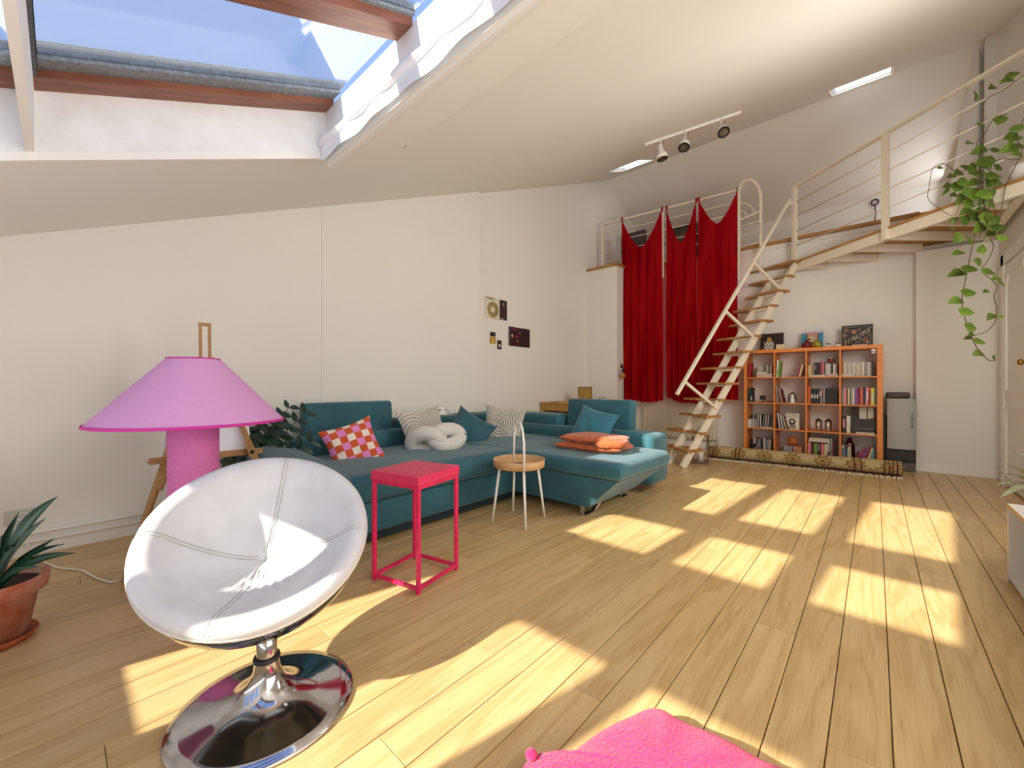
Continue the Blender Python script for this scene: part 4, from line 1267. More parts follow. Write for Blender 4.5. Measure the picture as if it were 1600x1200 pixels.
MB().box((0, -.06, -.128), (.002, .02, -.112)).build('caption', M_paper, pr2)
pr3 = flat_print('record_sleeve', 'wide dark red record sleeve with an open cover, lowest on the far wall', 4.26, 4.72, 1.575, 1.85, mat('dark_red_print', '#3c1420', .45, color2='#241a20', scale=9))
MB().box((0, -.25, -.13), (.004, -.232, .14)).build('spine', mat('grey_spine', '#8d8a88', .5), pr3)
text(pr3, 'ALANIAS', (.002, -.13, .10), .028, mat('pink_ink', '#c83c78', .6))
for (yy, zc, rr, cc_) in ((-.17, .01, .022, '#d8a890'), (-.07, .0, .02, '#b02838'), (.0, .06, .014, '#c89080'), (-.05, -.06, .016, '#a08078')):
    MB().lathe([(.001, 0), (rr, 0)], 12, Matrix.Translation((.003, yy, zc)) @ Matrix.Rotation(PI / 2, 4, 'Y')).build('face', mat('skin_' + cc_[1:], cc_, .6), pr3)
pr4 = flat_print('postcard', 'small postcard with a yellow figure under a dark picture', 3.865, 3.985, 1.57, 1.745, M_paper)
MB().box((0, -.05, .02), (.001, .05, .078)).build('picture', M_ink, pr4)
MB().box((0, -.05, -.078), (.001, .05, .01)).build('picture', mat('ochre_print', '#a8742c', .7), pr4)
MB().prism([(-.022, -.075), (.022, -.075), (.008, .0), (-.008, .0)], 0, .0015, Matrix.Translation((.001, 0, 0)) @ Matrix(((0, 0, 1, 0), (1, 0, 0, 0), (0, 1, 0, 0), (0, 0, 0, 1)))).build('figure', mat('yellow_print', '#e3c63c', .7), pr4)
pr5 = flat_print('postcard', 'small black and white postcard, lower right of the yellow one', 4.005, 4.105, 1.505, 1.64, M_paper)
MB().box((0, -.043, -.06), (.001, .043, .06)).build('picture', M_ink, pr5)
MB().lathe([(.001, 0), (.022, 0)], 14, Matrix.Translation((.0015, .005, -.01)) @ Matrix.Rotation(PI / 2, 4, 'Y')).build('face', M_paper, pr5)

# ------------------------------------------------------------------ track light on the ceiling
ta_ = hit(1008, 226, (0, -CS, 1), C0 - .02); tb2 = hit(1158, 175, (0, -CS, 1), C0 - .02)
tk = empty('track_light', 'white ceiling track carrying three white spotlights', 'light', ta_)
MB().bar((0, 0, 0), tb2 - ta_, .035, .03, up=(0, -CS, 1)).build('track', M_trim, tk)
MB().tube([(tb2 - ta_) * .42 + Vector((-.02, -.02, .012)), (tb2 - ta_) * .5 + Vector((-.02, -.03, .016)), (tb2 - ta_) * .56 + Vector((0, -.02, .014))], .004, 6).build('feed_wire', M_black, tk)
def spot(frac, aim):
    base = (tb2 - ta_) * frac
    g = MB().tube([base + Vector((0, 0, -.012)), base + Vector((0, 0, -.05)), base + Vector((.0, 0, -.10))], .008, 8)
    g.lathe([(.001, 0), (.02, 0), (.02, .03), (.001, .03)], 12, Matrix.Translation(base + Vector((0, 0, -.03))))
    arm = g.build('spotlight', M_metal, tk)
    d = Vector(aim).normalized()
    z = -d; x = z.orthogonal().normalized(); y = z.cross(x)
    M = Matrix(((x.x, y.x, z.x, base.x), (x.y, y.y, z.y, base.y), (x.z, y.z, z.z, base.z - .10), (0, 0, 0, 1)))
    MB().lathe([(.001, .03), (.022, .03), (.030, .02), (.032, -.06), (.034, -.068), (.056, -.082), (.062, -.10), (.064, -.15), (.060, -.15), (.056, -.11), (.03, -.08)], 28, M).build('head', M_trim, arm)
    MB().lathe([(.061, -.148), (.066, -.150), (.060, -.153), (.046, -.150), (.045, -.140)], 28, M).build('rim', M_black, arm)
    MB().lathe([(.001, -.135), (.046, -.142)], 24, M).build('lens', mat('spot_lens', '#77736c', .15, metal=.6), arm)
    MB().tube([base + Vector((.035, 0, -.02)), base + Vector((.045, .0, -.06)), base + Vector((.03, 0, -.11))], .003, 6).build('wire', mat('brown_flex', '#6a4a2c', .6), arm)
spot(.17, (.15, .05, -1)); spot(.43, (.10, -.5, -1)); spot(.80, (.35, -.55, -.8))

# ------------------------------------------------------------------ bookcase
BX = [-1.40, -1.03, -.674, -.326, .060]; BYF, BYB = 6.55, 6.935
bc = empty('bookcase', 'large orange stained bookcase of sixteen open compartments on the back wall', 'bookcase', ((BX[0] + BX[4]) / 2, BYF, 0))
bo = Vector(((BX[0] + BX[4]) / 2, BYF, 0))
def bb(name, a, b_): MB().box(Vector(a) - bo, Vector(b_) - bo, bev=.0015).build(name, M_orange, bc)
BT = .047
BZ = [.05, .407, .765, 1.118, 1.463]
bb('side', (BX[0], BYF, 0), (BX[0] + BT - .012, BYB, 1.463)); bb('side', (BX[4] - BT + .006, BYF, 0), (BX[4] + .012, BYB, 1.463))
bb('top', (BX[0], BYF, 1.463), (BX[4] + .012, BYB, 1.508)); bb('bottom', (BX[0] + BT, BYF, .003), (BX[4] - BT, BYB, .05))
for i in (1, 2, 3): bb('divider', (BX[i] - .009, BYF + .003, .05), (BX[i] + .009, BYB, 1.463))
for c in range(4):
    xa = BX[c] + (BT - .012 if c == 0 else .009); xb = BX[c + 1] - (BT - .006 if c == 3 else .009)
    for z in BZ[1:4]: bb('shelf', (xa, BYF + .003, z - .008), (xb, BYB, z + .008))
cellx = [(BX[0] + .036, BX[1] - .010), (BX[1] + .010, BX[2] - .010), (BX[2] + .010, BX[3] - .010), (BX[3] + .010, BX[4] - .042)]
cellz = [BZ[3] + .008, BZ[2] + .008, BZ[1] + .008, BZ[0]]          # rows from the top
where = [['far left', 'second', 'third', 'far right'][i] for i in range(4)]
rown = ['top row', 'second row', 'third row', 'bottom row']
ordn = ['first', 'second', 'third', 'fourth', 'fifth', 'sixth', 'seventh', 'eighth', 'ninth', 'tenth', 'eleventh', 'twelfth', 'thirteenth', 'fourteenth', 'fifteenth', 'sixteenth', 'seventeenth', 'eighteenth']
CN = {'white': '#d9d3c8', 'cream': '#d8cba0', 'black': '#1b1a1e', 'red': '#a81f28', 'dark red': '#5f1820', 'pink': '#d98a90', 'magenta': '#a82a5c', 'grey': '#8a8784',
      'pale grey': '#b9b2aa', 'purple': '#7a4a96', 'green': '#6f9a35', 'dark green': '#44584a', 'yellow': '#d3cf3a', 'orange': '#c8582a', 'teal': '#5a8f9c', 'brown': '#6a4630',
      'coral': '#d0604c', 'dark blue': '#232a48', 'tan': '#b08f66', 'blue': '#3a5a94'}
def bookmat(cn, band=None):
    return mat('cover_' + cn.replace(' ', '_'), CN[cn], .55, var=.08, scale=30)
M_pages = mat('page_block', '#cfc6b2', .9)
nbook = [0]
GRP = 'books in the orange bookcase'
def book(label, w, h, d, cn, M, band=None):
    """a book standing on its tail: width w along x, height h, depth d; origin at the lower left front corner"""
    b = MB(); t = min(.003, w * .15)
    b.box((0, 0, 0), (w, .004, h)).box((0, .004, 0), (t, d, h)).box((w - t, .004, 0), (w, d, h))
    o = b.build('book', bookmat(cn))
    o.matrix_world = M
    MB().box((t, .004, .002), (w - t, d - .004, h - .003)).build('pages', M_pages, o)
    if band and w > .012:
        MB().box((w * .22, -.0008, h * band[0]), (w * .78, .0, h * band[1])).build('spine_label', bookmat(band[2]), o)
    tag(o, label, 'book', GRP)
    nbook[0] += 1
    return o
def row_of_books(c, r, x, specs, dy=.03, z=None, lean=0.0, note=''):
    z = cellz[r] if z is None else z
    n0 = 0
    ptop = 0
    for i, sp in enumerate(specs):
        cn, w, h = sp[0], sp[1], sp[2]
        band = sp[3] if len(sp) > 3 else None
        ln = sp[4] if len(sp) > 4 else lean
        # keep the top corner clear of the neighbour's (or of the upright panel at the left)
        lim = ptop if i else (x if ln < 0 else -9)
        x = max(x, lim - h * math.sin(ln))
        M = Matrix.Translation((x, BYF + dy + random.uniform(0, .008), z + .001))
        if ln:
            M = M @ Matrix.Translation((0, 0, abs(math.sin(ln)) * w if ln > 0 else 0)) @ Matrix.Rotation(ln, 4, 'Y')
        lab = '%s %s book, %s from left%s, %s compartment, %s' % ('leaning' if ln else 'upright', cn, ordn[min(i, 17)], note, where[c] if where[c].startswith('far') else where[c], rown[r])
        book(lab, w - .0008, h, .14 + .02 * random.random(), cn, M, band)
        ptop = x + h * math.sin(ln) + w / max(.6, math.cos(ln)) + .001
        x += w / max(.6, math.cos(ln)) + (.001)
    return x
def lying(c, r, x, z, w, t, cn, label, d=.15, dy=.02):
    o = MB().box((0, 0, 0), (w, d, t * .14)).box((0, 0, t * .86), (w, d, t)).box((0, 0, 0), (.003, d, t)).build('book', bookmat(cn))
    o.location = (x, BYF + dy, z + .0005)
    MB().box((.003, .003, t * .14), (w - .003, d - .003, t * .86)).build('pages', M_pages, o)
    return tag(o, label, 'book', GRP)
# compartment far left, top row
X0 = cellx[0][0]
row_of_books(0, 0, X0 + .004, [('red', .03, .205, None, .10)], note='')
lying(0, 0, X0 + .115, cellz[0], .19, .026, 'coral', 'coral book lying lowest in the pile, far left compartment, top row')
lying(0, 0, X0 + .112, cellz[0] + .027, .195, .022, 'red', 'red book lying in the pile, far left compartment, top row')
lying(0, 0, X0 + .115, cellz[0] + .050, .13, .020, 'cream', 'cream book lying topmost in the pile, far left compartment, top row')
row_of_books(0, 0, X0 + .098, [('pale grey', .024, .115), ('white', .020, .115), ('pale grey', .022, .112), ('grey', .022, .118), ('brown', .016, .115), ('white', .020, .117), ('grey', .022, .115), ('white', .026, .112)], dy=.175, z=cellz[0] + .055, note=' at back')
pf_ = MB().box((X0 + .10, BYF + .172, cellz[0]), (X0 + .30, BYF + .36, cellz[0] + .055)).build('book_box', bookmat('brown')); tag(pf_, 'brown box carrying the back row of small books, far left compartment, top row', 'box')
# second compartment, top row
X1 = cellx[1][0]
row_of_books(1, 0, X1 + .004, [('white', .022, .235, (.1, .4, 'green'), .06), ('green', .02, .21, None, .08)])
row_of_books(1, 0, X1 + .245, [('red', .014, .16, None, .24), ('cream', .018, .165, None, .22), ('dark red', .016, .155, None, .20)][:3], note=' at right')
# third, top row
X2 = cellx[2][0]
lying(2, 0, X2 + .03, cellz[0], .165, .022, 'white', 'white book lying flat at the left, third compartment, top row', dy=.004, d=.10)
lying(2, 0, X2 + .20, cellz[0], .12, .018, 'dark red', 'dark red book lying flat at the right, third compartment, top row', dy=.004, d=.10)
lying(2, 0, X2 + .195, cellz[0] + .019, .12, .016, 'pink', 'pale pink book lying on the dark red one, third compartment, top row', dy=.004, d=.10)
row_of_books(2, 0, X2 + .002, [('cream', .030, .15), ('tan', .020, .165), ('grey', .014, .185), ('black', .022, .185, (.5, .8, 'grey')), ('black', .022, .185), ('dark red', .018, .19), ('magenta', .014, .195), ('pink', .016, .185), ('brown', .014, .18), ('pale grey', .020, .165), ('white', .018, .168), ('pale grey', .020, .165), ('black', .018, .162), ('white', .024, .165), ('pale grey', .016, .162), ('black', .014, .16)], dy=.115)
# far right, top row
X3 = cellx[3][0]
lying(3, 0, X3 + .004, cellz[0], .12, .024, 'cream', 'cream book lying flat in front, far right compartment, top row', dy=.003, d=.09)
row_of_books(3, 0, X3 + .003, [('tan', .02, .19), ('white', .022, .175), ('pale grey', .022, .172), ('white', .016, .174), ('pale grey', .022, .172), ('white', .02, .175), ('pale grey', .024, .17), ('cream', .018, .172), ('pale grey', .02, .175), ('white', .024, .178), ('grey', .016, .176), ('pale grey', .016, .176), ('white', .016, .174), ('grey', .014, .172), ('black', .02, .175)], dy=.10)
# second row
row_of_books(0, 1, X0 + .004, [('black', .032, .205, (.6, .95, 'dark green')), ('black', .028, .20, (.1, .4, 'pale grey'))])
row_of_books(1, 1, X1 + .004, [('white', .008, .23, None, -.06), ('brown', .022, .215, None, -.10), ('white', .008, .20, None, -.16), ('dark red', .018, .19, None, -.20)])
row_of_books(2, 1, X2 + .004, [('orange', .03, .225), ('black', .028, .195, (.35, .62, 'white')), ('black', .028, .195, (.35, .62, 'white')), ('black', .028, .195, (.35, .62, 'white')), ('black', .018, .20, (.5, .8, 'white')), ('pale grey', .012, .20), ('black', .014, .20, (.5, .9, 'red')), ('pale grey', .012, .20), ('black', .024, .20), ('black', .02, .20), ('black', .02, .20), ('black', .02, .20), ('black', .02, .20), ('black', .018, .20)], dy=.03)
row_of_books(3, 1, X3 + .004, [('grey', .018, .205), ('pink', .026, .20), ('brown', .014, .19), ('cream', .018, .198), ('dark green', .012, .195), ('pale grey', .016, .195), ('white', .014, .2), ('purple', .024, .205), ('magenta', .012, .2), ('dark red', .014, .21), ('coral', .026, .215), ('dark blue', .02, .215), ('pink', .026, .215, (.3, .7, 'white'), .03), ('red', .016, .22), ('yellow', .030, .21, (.2, .7, 'white')), ('dark green', .020, .215)])
# third row
row_of_books(0, 2, X0 + .004, [(random.choice(['pale grey', 'white', 'grey']), .012, .11, None, .06) for _ in range(8)], dy=.01, note=' in front')
row_of_books(0, 2, X0 + .03, [(['black', 'white', 'black', 'grey', 'black', 'white'][k % 6], .0135, .175, None, .0 if k < 9 else .10) for k in range(18)], dy=.17, note=' at back')
lying(0, 2, X0 + .17, cellz[2], .14, .014, 'pale grey', 'pale grey thin book lying in front, far left compartment, third row', dy=.004, d=.1)
row_of_books(1, 2, X1 + .004, [('dark red', .012, .235), ('white', .016, .215, None, -.12), ('black', .012, .205, None, -.14), ('white', .014, .20, None, -.16), ('black', .012, .19, None, -.2), ('cream', .010, .185, None, -.22), ('brown', .014, .175, None, -.28)])
row_of_books(3, 2, X3 + .008, [('black', .036, .215, (.3, .8, 'pink')), ('brown', .006, .2), ('white', .036, .215)])
# bottom row
row_of_books(0, 3, X0 + .02, [(['black', 'pale grey', 'brown', 'grey', 'black', 'pale grey', 'grey', 'white'][k % 8], .03, .185 + .01 * (k % 3), None, .05 * (k > 5)) for k in range(9)], dy=.15, note=' at back')
row_of_books(0, 3, X0 + .02, [('black', .022, .15, None, .5), ('grey', .018, .15, None, .62)], dy=.01, note=' in front')
row_of_books(2, 3, X2 + .006, [('pink', .03, .215), ('dark red', .034, .205), ('green', .032, .205), ('black', .034, .215, (.5, .9, 'grey')), ('red', .038, .215, (.1, .9, 'pink')), ('cream', .030, .205, (.02, .3, 'red')), ('black', .022, .30, (.35, .9, 'white')), ('grey', .026, .28, (.3, .5, 'brown')), ('dark red', .02, .24)])
lying(2, 3, X2 + .015, cellz[3] + .225, .215, .030, 'white', 'white thick book lying on the upright ones, third compartment, bottom row')
lying(2, 3, X2 + .02, cellz[3] + .256, .21, .022, 'tan', 'tan book lying topmost, third compartment, bottom row')
row_of_books(3, 3, X3 + .006, [('white', .026, .20, (.1, .9, 'dark blue')), ('black', .024, .205, (.4, .8, 'blue')), ('cream', .016, .19, None, .02), ('white', .012, .205, None, -.03)])
row_of_books(3, 3, X3 + .11, [('dark red', .028, .15, None, .30), ('magenta', .022, .205, None, .38), ('purple', .02, .195, None, .36), ('red', .020, .215, None, .30), ('cream', .018, .20, None, .26)], dy=.02, note=' in slanting group')
row_of_books(3, 3, X3 + .272, [('teal', .034, .18, None, .04)], note=' at right')

def obj_thing(name, label, cat, x, y, z, rz=0): return empty(name, label, cat, (x, y, z), rz)
# objects among the books
cmr = obj_thing('toy_camera', 'small dark red camera shaped box standing on the books, third compartment', 'camera', X2 + .235, BYF + .17, cellz[0] + .186)
MB().box((-.035, -.02, 0), (.035, .02, .052), bev=.003).build('body', mat('dark_red_lacquer', '#3c0d12', .3), cmr)
MB().lathe([(.001, .012), (.015, .012), (.017, 0)], 16, Matrix.Translation((0, -.02, .028)) @ Matrix.Rotation(PI / 2, 4, 'X')).build('lens', mat('red_lens', '#c0222c', .2), cmr)
MB().box((-.008, -.01, .052), (.012, .01, .062)).build('viewfinder', M_trim, cmr)
wc = obj_thing('clip_lamp', 'small white clip lamp head fixed in the upper right corner of the bookcase', 'lamp', X3 + .305, BYF + .06, BZ[4] - .03)
MB().lathe([(.001, 0), (.02, 0), (.022, -.03), (.001, -.034)], 18).build('head', M_trim, wc)
MB().box((-.022, -.01, 0), (.022, .01, .028), bev=.003).build('clip', M_trim, wc)
MB().lathe([(.001, 0), (.009, 0), (.009, .004)], 12, Matrix.Translation((0, -.02, -.012)) @ Matrix.Rotation(PI / 2, 4, 'X')).build('button', M_black, wc)
mm = obj_thing('desk_ornament', 'small black square plaque on a short foot, far left compartment, second row', 'ornament', X0 + .19, BYF + .05, cellz[1])
MB().box((-.036, -.006, .035), (.036, .006, .095), bev=.002).build('plaque', M_black, mm)
MB().box((-.004, -.004, 0), (.004, .004, .035)).box((-.022, -.015, 0), (.022, .015, .005)).build('foot', M_black, mm)
tag(MB().box((X0 + .225, BYF + .03, cellz[1] + .0005), (X0 + .32, BYF + .13, cellz[1] + .012), bev=.002).build('case', mat('dark_case', '#2a1a1a', .5)), 'flat dark case lying in the far left compartment, second row', 'case')
gd = obj_thing('glass_dome', 'glass dome over a white figurine, second compartment, second row', 'dome', X1 + .185, BYF + .09, cellz[1])
MB().lathe([(.046, .006), (.046, .08), (.040, .115), (.022, .137), (.004, .143), (.001, .152)], 24).build('glass', glass_mat('dome_glass', (.95, .96, .96), .02, 1.3), gd)
MB().lathe([(.001, 0), (.048, 0), (.048, .006), (.001, .006)], 24).build('foot', M_trim, gd)
MB().lathe([(.001, .006), (.032, .006), (.034, .03), (.030, .055), (.012, .062), (.010, .075), (.016, .09), (.012, .108), (.001, .115)], 20).build('figurine', M_trim, gd)
# facing book with portrait
fbk = obj_thing('cover_book', 'cream book facing out with a dark haired portrait, second compartment, third row', 'book', X1 + .185, BYF + .10, cellz[2], math.radians(2))
Mb_ = Matrix.Rotation(math.radians(-7), 4, 'X')
MB().box((-.075, 0, 0), (.075, .018, .215), Mb_).build('cover', M_paper, fbk)
t1_ = text(fbk, 'PATRICIA', (0, -.029, .192), .028, M_ink, (PI / 2 - math.radians(7), 0, 0))
t1_.location = Mb_ @ Vector((0, -.001, .192))
t1_ = text(fbk, 'NORTON', (0, 0, 0), .028, M_ink, (PI / 2 - math.radians(7), 0, 0)); t1_.location = Mb_ @ Vector((0, -.001, .165))
MB().lathe([(.001, 0), (.036, 0)], 20, Mb_ @ Matrix.Translation((-.005, -.0006, .10)) @ Matrix.Rotation(PI / 2, 4, 'X') @ Matrix.Diagonal((1, 1.25, 1, 1))).build('hair', M_ink, fbk)
MB().lathe([(.001, 0), (.017, 0)], 16, Mb_ @ Matrix.Translation((-.005, -.0012, .105)) @ Matrix.Rotation(PI / 2, 4, 'X') @ Matrix.Diagonal((1, 1.3, 1, 1))).build('face', M_paper, fbk)
MB().prism([(-.045, .01), (.045, .01), (.03, .06), (-.03, .06)], 0, .001, Mb_ @ Matrix.Translation((0, -.0008, 0)) @ Matrix(((1, 0, 0, 0), (0, 0, -1, 0), (0, 1, 0, 0), (0, 0, 0, 1)))).build('shoulders', mat('grey_ink', '#8a857c', .7), fbk)
for i, xx in enumerate((.115, .215)):
    cn = obj_thing('canister', '%s polished steel canister with a pointed lid, third compartment, third row' % ('left' if i == 0 else 'right'), 'canister', X2 + xx, BYF + .08, cellz[2])
    MB().lathe([(.001, 0), (.034, 0), (.036, .004), (.036, .125)], 28).build('body', M_chrome, cn)
    MB().lathe([(.037, .122), (.038, .135), (.022, .152), (.010, .158), (.006, .166), (.001, .170)], 28).build('lid', mat('dark_steel_lid', '#5a5856', .3, metal=1), cn)
bg_ = obj_thing('black_case', 'black curved carrying case with papers behind it, far right compartment, third row', 'case', X3 + .205, BYF + .09, cellz[2])
MB().prism([(-.105, 0), (.105, 0), (.105, .185), (.09, .19), (.03, .175), (-.03, .175), (-.06, .20), (-.09, .235), (-.105, .24)], 0, .07, Matrix(((1, 0, 0, 0), (0, 0, 1, 0), (0, 1, 0, 0), (0, 0, 0, 1)))).build('body', mat('worn_black_vinyl', '#26231f', .5), bg_)
MB().box((-.09, -.003, .055), (.095, 0, .061)).build('band', mat('pewter', '#6e6a66', .35, metal=.8), bg_)
for a_, b_ in ((-.10, -.055), (-.035, .035), (.045, .10)):
    tag(MB().box((X3 + .205 + a_, BYF + .172, cellz[2] + .16), (X3 + .205 + b_, BYF + .175, cellz[2] + .325)).build('postcard', M_paper if a_ > -.09 else mat('dark_print', '#3a2f33', .6)),
        {-.10: 'dark card propped behind the black case, leftmost', -.035: 'white card propped behind the black case, middle one', .045: 'white card propped behind the black case, rightmost'}[a_], 'card')
    MB()
for o in [o for o in bpy.data.objects if o.name.startswith('postcard') and o.get('label', '').find('propped') >= 0]:
    m_ = o.data
    for v in m_.vertices:
        if v.co.z < cellz[2] + .2: v.co.z = cellz[2]
lying(3, 2, X3 + .14, cellz[2], .175, .020, 'white', 'white book lying in front of the black case, far right compartment, third row', dy=.004, d=.07)
# tins in the bottom row
for nm, lab, x_, z_, w_, m_ in (('tin_box', 'left pale grey printed box under the orange tin, second compartment, bottom row', .14, 0, .10, mat('pale_grey_tin', '#9d97a0', .4, color2='#7c7884', scale=30)),
                               ('tin_box', 'right grey box with orange drips, second compartment, bottom row', .245, 0, .095, mat('grey_orange_tin', '#a8968e', .4, color2='#c0622c', scale=24))):
    o = obj_thing(nm, lab, 'tin', X1 + x_, BYF + .09, cellz[3] + z_)
    MB().box((-w_ / 2, -.05, 0), (w_ / 2, .05, .135), bev=.004).build('body', m_, o)
    MB().box((-w_ / 2 - .002, -.052, .118), (w_ / 2 + .002, .052, .142), bev=.003).build('lid', m_, o)
o = obj_thing('tin', 'round orange tin standing on the two grey boxes, second compartment, bottom row', 'tin', X1 + .185, BYF + .09, cellz[3] + .142)
MB().lathe([(.001, 0), (.055, 0), (.056, .10), (.001, .10)], 30).build('body', mat('orange_tin', '#c8742a', .35, color2='#8f4a18', scale=25), o)
MB().lathe([(.058, .092), (.058, .115), (.001, .118)], 30).build('lid', mat('orange_tin_lid', '#a85f22', .35), o)
o = obj_thing('carafe', 'dark red rounded bottle behind the books, far right compartment, bottom row', 'bottle', X3 + .075, BYF + .27, cellz[3])
MB().lathe([(.001, 0), (.045, 0), (.055, .08), (.05, .2), (.03, .235), (.022, .26), (.02, .285), (.001, .288)], 24).build('glass', mat('dark_red_glass', '#4c1018', .15), o)
MB().box((-.015, -.056, .16), (.015, -.05, .22)).build('tag', bookmat('pink'), o)

# on top of the bookcase ---------------------------------------------
ZT = 1.508
def panel_on_top(name, label, cat, u0, u1, y, h, m, tilt=8, frame=None, fm=None):
    xa = ony(u0, 530, y).x; xb = ony(u1, 530, y).x
    w = xb - xa
    e_ = obj_thing(name, label, cat, (xa + xb) / 2, y, ZT)
    Mx = Matrix.Rotation(math.radians(-tilt), 4, 'X')
    MB().box((-w / 2, 0, 0), (w / 2, .010, h), Mx).build('panel', m, e_)
    if frame:
        b = MB(); f = frame
        b.box((-w / 2, -.006, 0), (-w / 2 + f, .012, h), Mx).box((w / 2 - f, -.006, 0), (w / 2, .012, h), Mx).box((-w / 2, -.006, 0), (w / 2, .012, f), Mx).box((-w / 2, -.006, h - f), (w / 2, .012, h), Mx)
        b.build('frame', fm, e_)
    return e_, w, Mx
XZ = Matrix(((1, 0, 0, 0), (0, 0, -1, 0), (0, 1, 0, 0), (0, 0, 0, 1)))
def decal(e_, Mx, poly, m, nm, dep=.001):
    MB().prism(poly, 0, .0012, Mx @ Matrix.Translation((0, -dep, 0)) @ XZ).build(nm, m, e_)
e_, w, Mx = panel_on_top('poster', 'dark framed print with a mustard yellow figure, leftmost on the bookcase', 'poster', 1188, 1224, 6.80, .25, mat('dark_aubergine_print', '#2a1618', .4), frame=.006, fm=M_black)
decal(e_, Mx, [(-w / 2 + .01, .01), (-.02, .02), (-.02, .10), (.0, .14), (-.01, .19), (-.05, .20), (-.06, .15), (-.09, .08)], mat('mustard_print', '#b98b30', .6), 'figure')
ck = obj_thing('checkered_box', 'small black and white checkered box on the bookcase', 'box', ony(1202, 530, 6.64).x, 6.64, ZT)
def bwchk(N, L, tc):
    c = N.new('ShaderNodeTexChecker'); c.inputs['Scale'].default_value = 46; c.inputs[1].default_value = srgb('#e8e6e0'); c.inputs[2].default_value = srgb('#131316')
    mp = N.new('ShaderNodeMapping'); mp.inputs['Location'].default_value = (.004, .0005, .0005)
    L.new(tc.outputs['Object'], mp.inputs[0]); L.new(mp.outputs[0], c.inputs[0]); return c.outputs[0]
MB().box((-.055, -.035, 0), (.055, .035, .11), bev=.004).build('body', mat_nodes('black_white_checks', bwchk, .4), ck)
MB().lathe([(.012, .11), (.016, .112), (.001, .113)], 14).build('lid', M_black, ck)
o = obj_thing('cream_box', 'cream block of stacked paper notes beside the checkered box', 'box', ony(1220, 538, 6.63).x, 6.63, ZT)
MB().box((-.052, -.035, 0), (.052, .035, .055), bev=.003).build('body', bookmat('cream'), o); MB().box((-.050, -.034, .0555), (.050, .034, .066), bev=.002).build('lid', M_paper, o)
e_, w, Mx = panel_on_top('record_sleeve', 'blue and orange record sleeve with three words, middle of the bookcase top', 'record', 1252, 1286, 6.82, .235, mat('cyan_print', '#2f88ac', .5))
MP = mat('salmon_print', '#c98663', .6); MK = mat('pink_pale_print', '#d9a8a8', .6); MC_ = mat('cream_print', '#d8c8a8', .6)
decal(e_, Mx, [(-.055, .0), (.06, .0), (.06, .21), (-.055, .21)], MP, 'door_picture', .001)
decal(e_, Mx, [(-w / 2, .215), (w / 2, .215), (w / 2, .232), (-w / 2, .232)], MK, 'strip', .0014)
decal(e_, Mx, [(-.065, .0), (-.055, .0), (-.055, .21), (-.065, .21)], M_ink, 'pillar', .0016)
decal(e_, Mx, [(.06, .0), (.068, .0), (.068, .21), (.06, .21)], M_ink, 'pillar', .0016)
decal(e_, Mx, [(-.03, .04), (.035, .04), (.035, .19), (-.03, .19)], MC_, 'sign', .0022)
for i, wd in enumerate(('THE', 'WHO', 'SELL')):
    t_ = text(e_, wd, (0, 0, 0), .036, M_ink, (PI / 2 - math.radians(8), 0, 0)); t_.location = Mx @ Vector((.002, -.004, .172 - .042 * i))
e_, w, Mx = panel_on_top('poster', 'black framed art deco print with diagonal cream lettering, right on the bookcase', 'poster', 1315, 1364, 6.74, .275, mat('night_print', '#241820', .4, color2='#1a1218', scale=12), frame=.010, fm=M_black)
fr_s = mat('silver_line', '#9c948a', .4)
for q in ([(-w / 2 + .022, .02), (-w / 2 + .026, .02), (-w / 2 + .026, .255), (-w / 2 + .022, .255)], [(w / 2 - .026, .02), (w / 2 - .022, .02), (w / 2 - .022, .255), (w / 2 - .026, .255)], [(-w / 2 + .022, .251), (w / 2 - .022, .251), (w / 2 - .022, .255), (-w / 2 + .022, .255)]):
    decal(e_, Mx, q, fr_s, 'line')
sl = .62
for k_, (px, pz, pr_, cc_) in enumerate(((-.10, .215, .022, '#8a5c4c'), (-.03, .19, .028, '#a9764e'), (.02, .215, .02, '#7c5248'), (-.12, .15, .024, '#8c5a4a'), (.08, .075, .03, '#7c4a2a'), (.10, .05, .014, '#c0a898'))):
    MB().lathe([(.001, 0), (pr_, 0)], 14, Mx @ Matrix.Translation((px, -.0015, pz)) @ Matrix.Rotation(PI / 2, 4, 'X')).build('face', mat('skin_print_%d' % k_, cc_, .6), e_)
ang = math.atan2(.13, w - .07)
decal(e_, Mx, [(-w / 2 + .024, .012), (-w / 2 + .024, .066), (w / 2 - .012, .235), (w / 2 - .012, .158), (-w / 2 + .11, .012)], M_ink, 'band', .0024)
MCR = mat('cream_letters', '#d9ccb0', .5)
for a_, b_ in (((-w / 2 + .024, .066), (w / 2 - .012, .237)), ((-w / 2 + .10, .010), (w / 2 - .012, .158))):
    v0 = Vector(a_); v1 = Vector(b_); nn = (v1 - v0).normalized().orthogonal() * .0016
    decal(e_, Mx, [tuple(v0 - nn), tuple(v1 - nn), tuple(v1 + nn), tuple(v0 + nn)], MCR, 'band_line', .0035)
xL, xR_ = -w / 2 + .045, w / 2 - .035
for i, chh in enumerate('FIIN&JEUS'):
    tt = i / 8
    t_ = text(e_, chh, (0, 0, 0), .085 if chh != '&' else .06, MCR, (PI / 2 - math.radians(8), 0, 0))
    t_.location = Mx @ Vector((xL + (xR_ - xL) * tt, -.0042, .036 + (.196 - .036) * tt)); t_.scale = (.55, 1, 1)
o = obj_thing('white_strip', 'white thin card lying before the black art deco print', 'card', ony(1343, 538, 6.66).x, 6.66, ZT); MB().box((-.07, -.03, 0), (.07, .03, .012), bev=.002).build('body', M_trim, o)
